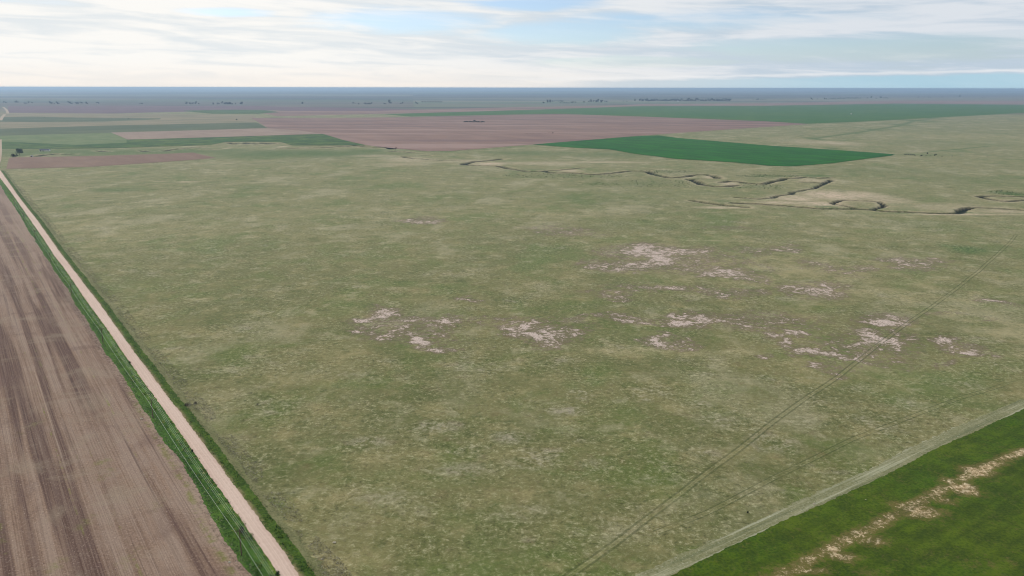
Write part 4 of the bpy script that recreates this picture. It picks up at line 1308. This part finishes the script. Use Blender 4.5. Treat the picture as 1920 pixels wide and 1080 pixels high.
for lab, items in groups:
    for px, py, s_ in items:
        if len(items) == 1:
            far_tree(px, py, s_, 'hazy dark tree ' + lab, None)
            continue
        far_tree(px, py, s_, 'distant tree ' + lab, 'distant trees ' + lab)

# hedgerow lines on the plain
hp = make_tree('hedgerow_shrub', 3.0, 20, 10, 260, 1.4, m_leafdark, 77, .0)
hl = [(792 + 5.0 * i, 191.6 + .03 * i) for i in range(8)]
for i, (px, py) in enumerate(hl):
    o = hp if i == 0 else copy_tree(hp)
    o.location = (*P(px, py), 0)
    o.scale = (1.3, 1.0, 1.6)
    o.rotation_euler.z = random.uniform(-.1, .1)
    tag(o, 'low dark shrub in the thin hedgerow line on the plain above the brown field', 'shrub', 'thin hedgerow line on the plain')

# shrubs by the right-hand tip of the bright green field
sp_ = make_tree('pasture_shrub', 2.2, 3.4, 5, 160, .4, m_leafdark, 81, .0)
sl = [(1673, 290.6), (1697, 291), (1700, 290.2), (1703.5, 291.2), (1707, 290.5), (1711, 291.2), (1713.5, 290.3), (1728, 292.6), (1738.5, 288.6), (1753, 292), (1755, 290.6)]
for i, (px, py) in enumerate(sl):
    o = sp_ if i == 0 else copy_tree(sp_)
    o.location = (*P(px, py), 0)
    s_ = random.uniform(.6, 1.15)
    o.scale = (s_, s_, s_)
    o.rotation_euler.z = random.uniform(0, 6)
    tag(o, 'small dark shrub in the sparse row right of the bright green field tip', 'shrub', 'sparse shrub row off the bright green field')

# near bush by the pole, and single clumps
def bush(px, py, Ht, Wd, mat, name, label, cat, seed, leaves=700, leaf=.14):
    r_ = empty(name, (0, 0, 0))
    pymesh('stem', [tube((0, 0, 0), (math.cos(k) * Wd * .25, math.sin(k) * Wd * .25, Ht * .6), Ht * .02, Ht * .008, 5) for k in (0.3, 1.6, 2.9, 4.0, 5.3)], m_bark, r_)
    crown_mesh('foliage', Ht, Wd, 9, leaves, leaf, mat, r_, seed, -.1)
    xy_ = P(px, py)
    r_.location = (xy_[0], xy_[1], .05)
    tag(r_, label, cat)
    return r_


bush(455, 1000, 1.9, 1.9, m_leaf, 'roadside_bush', 'dark round bush at the road edge beside the nearest utility pole', 'bush', 91)
bush(521, 1079, 1.2, 1.4, m_leaf, 'roadside_bush', 'small dark bush at the bottom edge on the left side of the road', 'bush', 92, 420)
bush(243, 682, 1.1, 1.2, m_leaf, 'roadside_bush', 'small dark bush on the left road edge halfway down the road', 'bush', 93, 300)
bush(361, 848, 1.0, 1.1, m_leaf, 'roadside_bush', 'small dark weed bush at the left road edge below the middle', 'bush', 94, 300)
bush(354, 760, 1.0, 3.4, m_sageleaf, 'brush_pile', 'grey brown brush pile on the prairie edge right of the road', 'brush pile', 95, 600, .2)
bush(366, 757, .9, 1.6, m_sageleaf, 'brush_pile', 'pale clump of brush at the right end of the brush pile', 'brush pile', 98, 260, .2)
bush(1402, 962, .5, .8, m_leafdark, 'tumbleweed', 'small dark tumbleweed lying on the prairie at lower right', 'tumbleweed', 96, 260, .09)
bush(483, 760, .6, 1.0, m_sageleaf, 'dry_bush', 'small grey dry bush on the prairie right of the road', 'bush', 97, 200, .12)

# stones
m_stone, t = new_mat('pale_stone')
finish(t, t.mix(t.noise(pos(t), 3, 5), A(150, 140, 122), A(206, 196, 176)), .9, spec=.2)


def stone(px, py, s_, label):
    r_ = np.random.default_rng(int(px))
    v, f = lathe([(.25, 0), (.5, .1), (.48, .28), (.3, .42), (.08, .46)], 9)
    v = [(x_ * s_ * (1.3 + .3 * r_.uniform(-1, 1)), y_ * s_ * (1 + .3 * r_.uniform(-1, 1)), z_ * s_ * (1 + .25 * r_.uniform(-1, 1))) for x_, y_, z_ in v]
    o_ = pymesh('stone', [(v, f)], m_stone)
    o_.location = (*P(px, py), .03)
    tag(o_, label, 'stone')


stone(627, 1018, .75, 'pale stone on the prairie near the bottom, right of the gravel road')
stone(604, 1049, .5, 'small pale stone below left of the bigger stone near the bottom')
stone(265, 786, .8, 'pale stone lying in the ploughed soil left of the verge')
stone(1623, 938, .5, 'pale stone in the dark green crop at lower right')
stone(1526, 945, .6, 'pale stone on the mown strip beside the dark green crop')
stone(430, 1055, .6, 'pale stone on the ploughed field edge near the bottom left')

# ------------------------------------------------------------------ cattle
m_cow = {}
for nm, cc in (('black_hide', A(24, 20, 18)), ('red_hide', A(96, 52, 36))):
    mm, t = new_mat(nm)
    finish(t, t.mix(t.noise(pos(t), 2), cc, tuple(c__ * 1.3 for c__ in cc)), .8, spec=.2)
    m_cow[nm] = mm


def make_cow(mat, graze):
    hz = .45 if graze else 1.45
    hy = 1.75 if graze else 1.6
    J = [(0, -.75, 1.08), (0, -.1, 1.02), (0, .6, 1.12), (0, 1.1, 1.15 if graze else 1.35), (0, hy - .12, hz + .12), (0, hy + .22, hz - .14)]
    R = [(.30, .33), (.38, .42), (.33, .38), (.17, .22), (.14, .15), (.08, .08)]
    E = [(0, 1), (1, 2), (2, 3), (3, 4), (4, 5)]
    for sx in (-1, 1):
        b0 = len(J)
        J += [(sx * .2, -.72, .78), (sx * .22, -.9, .45), (sx * .22, -.82, .04)]
        R += [(.15, .17), (.07, .07), (.06, .06)]
        E += [(0, b0), (b0, b0 + 1), (b0 + 1, b0 + 2)]
        b0 = len(J)
        J += [(sx * .19, .6, .75), (sx * .2, .62, .4), (sx * .2, .62, .04)]
        R += [(.13, .13), (.065, .065), (.06, .06)]
        E += [(2, b0), (b0, b0 + 1), (b0 + 1, b0 + 2)]
        b0 = len(J)
        J += [(sx * .26, hy - .14, hz + .16)]
        R += [(.04, .06)]
        E += [(4, b0)]
    b0 = len(J)
    J += [(0, -1.08, 1.1), (0, -1.14, .5)]
    R += [(.05, .05), (.04, .04)]
    E += [(0, b0), (b0, b0 + 1)]
    me = bpy.data.meshes.new('cow')
    me.from_pydata(J, E, [])
    o_ = bpy.data.objects.new('cow', me)
    sc.collection.objects.link(o_)
    me.materials.append(mat)
    md = o_.modifiers.new('skin', 'SKIN')
    me.skin_vertices.new(name='') if not me.skin_vertices else None
    for i, r in enumerate(R):
        me.skin_vertices[0].data[i].radius = r
    me.skin_vertices[0].data[0].use_root = True
    o_.modifiers.new('subd', 'SUBSURF').levels = 1
    o_.modifiers['subd'].render_levels = 1
    return o_


cowb = [make_cow(m_cow['black_hide'], True), make_cow(m_cow['black_hide'], False)]
cl_ = [(1715, 292.5, ''), (1726, 293, ''), (1729.5, 292, ''), (1736, 293, ''), (1745, 292.8, ''), (1758.5, 294.7, 'black cow below the rest of the herd beside the shrub row'), (1766, 293.6, ''),
       (1785.5, 293.4, 'black cow set apart just right of the shrub row'), (1850.5, 293.4, 'black cow standing alone far right of the herd')]
for i, (px, py, lab) in enumerate(cl_):
    o = cowb[i] if i < 2 else cowb[i % 2].copy()
    if i >= 2:
        sc.collection.objects.link(o)
    o.location = (*P(px, py), 0)
    o.rotation_euler.z = random.uniform(0, 6.28)
    tag(o, lab or 'black cow in the loose herd right of the bright green field tip', 'cow', 'black cattle beyond the bright green field')
cowr = make_cow(m_cow['red_hide'], True)
for i, (px, py) in enumerate([(986, 251), (989, 251.6), (995, 250.8), (1000, 250.8), (1009.5, 250.8), (1013, 251), (1017, 250), (1023, 250.8), (1028, 250), (1031, 249.4)]):
    o = cowr if i == 0 else cowr.copy()
    if i:
        sc.collection.objects.link(o)
    o.location = (*P(px, py), .36)
    o.rotation_euler.z = random.uniform(0, 6.28)
    tag(o, 'reddish cow in the scattered line in the middle of the big brown field', 'cow', 'reddish cattle in the big brown field')

# ------------------------------------------------------------------ buildings
def plain(name, c1, c2, rough=.7):
    mm, t_ = new_mat(name)
    finish(t_, t_.mix(t_.smooth(t_.noise(pos(t_), .6, 4), .3, .7), c1, c2), rough, spec=.3)
    return mm


m_white = plain('white_paint', A(200, 198, 190), A(222, 220, 212))
m_roofd = plain('dark_blue_roof', A(40, 46, 66), A(56, 62, 82))
m_roofg = plain('grey_roof', A(120, 116, 112), A(150, 146, 140))
m_win = plain('dark_opening', A(24, 26, 30), A(34, 36, 40), .3)


def gable(name, L, Wd, hw, hr, wallm, roofm, label, cat, px, py, rz, doors=2, windows=5):
    r_ = empty(name, (*P(px, py), 0), rz)
    l2, w2 = L / 2, Wd / 2
    v = [(-l2, -w2, 0), (l2, -w2, 0), (l2, w2, 0), (-l2, w2, 0), (-l2, -w2, hw), (l2, -w2, hw), (l2, w2, hw), (-l2, w2, hw), (-l2, 0, hr), (l2, 0, hr)]
    pymesh('wall', [(v, [(0, 1, 5, 4), (2, 3, 7, 6), (1, 2, 6, 9, 5), (3, 0, 4, 8, 7)])], wallm, r_)
    e, th = .4, .15
    rv = []
    sl = (hr - hw) / w2
    for x_ in (-l2 - e, l2 + e):
        rv += [(x_, -w2 - e, hw - sl * e + .03), (x_, 0, hr + .03), (x_, w2 + e, hw - sl * e + .03), (x_, w2 + e, hw - sl * e + .03 + th), (x_, 0, hr + .03 + th), (x_, -w2 - e, hw - sl * e + .03 + th)]
    rf = [(0, 1, 4, 5), (1, 2, 3, 4), (6, 11, 10, 7), (7, 10, 9, 8), (5, 4, 10, 11), (4, 3, 9, 10), (0, 6, 7, 1), (1, 7, 8, 2), (0, 5, 11, 6), (2, 8, 9, 3)]
    pymesh('roof', [(rv, rf)], roofm, r_)
    for i in range(doors):
        x_ = -l2 + L * (i + .5) / max(1, doors) * .5
        pymesh('door', [box(x_ - 1, x_ + 1, -w2 - .06, -w2 - .003, .02, min(hw * .8, 2.4))], m_win, r_)
    for i in range(windows):
        x_ = L * (i + .5) / windows * .5
        pymesh('window', [box(x_ - .45, x_ + .45, -w2 - .05, -w2 - .003, hw * .4, hw * .75)], m_win, r_)
    tag(r_, label, cat)
    return r_


gable('long_shed', 17, 7, 2.8, 4.4, m_white, m_roofd, 'long white shed with dark blue roof in the green field at far left', 'shed', 84.5, 283.5, .12, 2, 4)
# pale tarp-covered stack at the shed's left end
gable('small_shed', 3.2, 3, 1.9, 2.6, m_white, m_roofg, 'small white shed by the brown strip, right of the large round tree', 'shed', 60, 294, .3, 1, 1)
gable('farmhouse', 16, 10, 5, 8.5, m_white, m_roofg, 'hazy pale farmhouse in front of the long shelterbelt', 'house', 1271, 190.4, .2, 1, 4)
gable('farm_barn', 20, 12, 5, 9, m_white, m_roofg, 'hazy pale barn among the tall trees left of the long shelterbelt', 'barn', 1136.5, 190.2, -.1, 2, 3)


def tank(px, py):
    r_ = empty('storage_tank', (*P(px, py), .3))
    pymesh('tank_wall', [lathe([(2.6, 0), (2.6, 5), (2.4, 5.2), (0.4, 6), (.1, 6.05)], 20)], m_white, r_, True)
    pymesh('ladder', [box(-.25, -.2, -2.8, -2.72, 0, 5.4), box(.2, .25, -2.8, -2.72, 0, 5.4)] + [box(-.2, .2, -2.79, -2.74, .4 + .5 * i, .45 + .5 * i) for i in range(10)], m_roofg, r_)
    tag(r_, 'small white tank standing alone in the wide far green field', 'tank')


tank(1596, 214.5)

# ------------------------------------------------------------------ haze
m_haze, t = new_mat('haze')
pv = t.node('ShaderNodeVolumePrincipled')
pv.inputs['Color'].default_value = (0.56, 0.76, 1.0, 1)
pv.inputs['Density'].default_value = 0.000072
pv.inputs['Anisotropy'].default_value = 0.4
o_ = t.node('ShaderNodeOutputMaterial')
t.l.new(pv.outputs[0], o_.inputs['Volume'])
hz = pymesh('haze', [box(-60000, 60000, -60000, 60000, -22, H + 3)], m_haze)
tag(hz, 'pale blue haze over the whole plain', 'haze', kind='stuff')
print('script done; verts', sum(len(o.data.vertices) for o in sc.objects if o.type == 'MESH'))
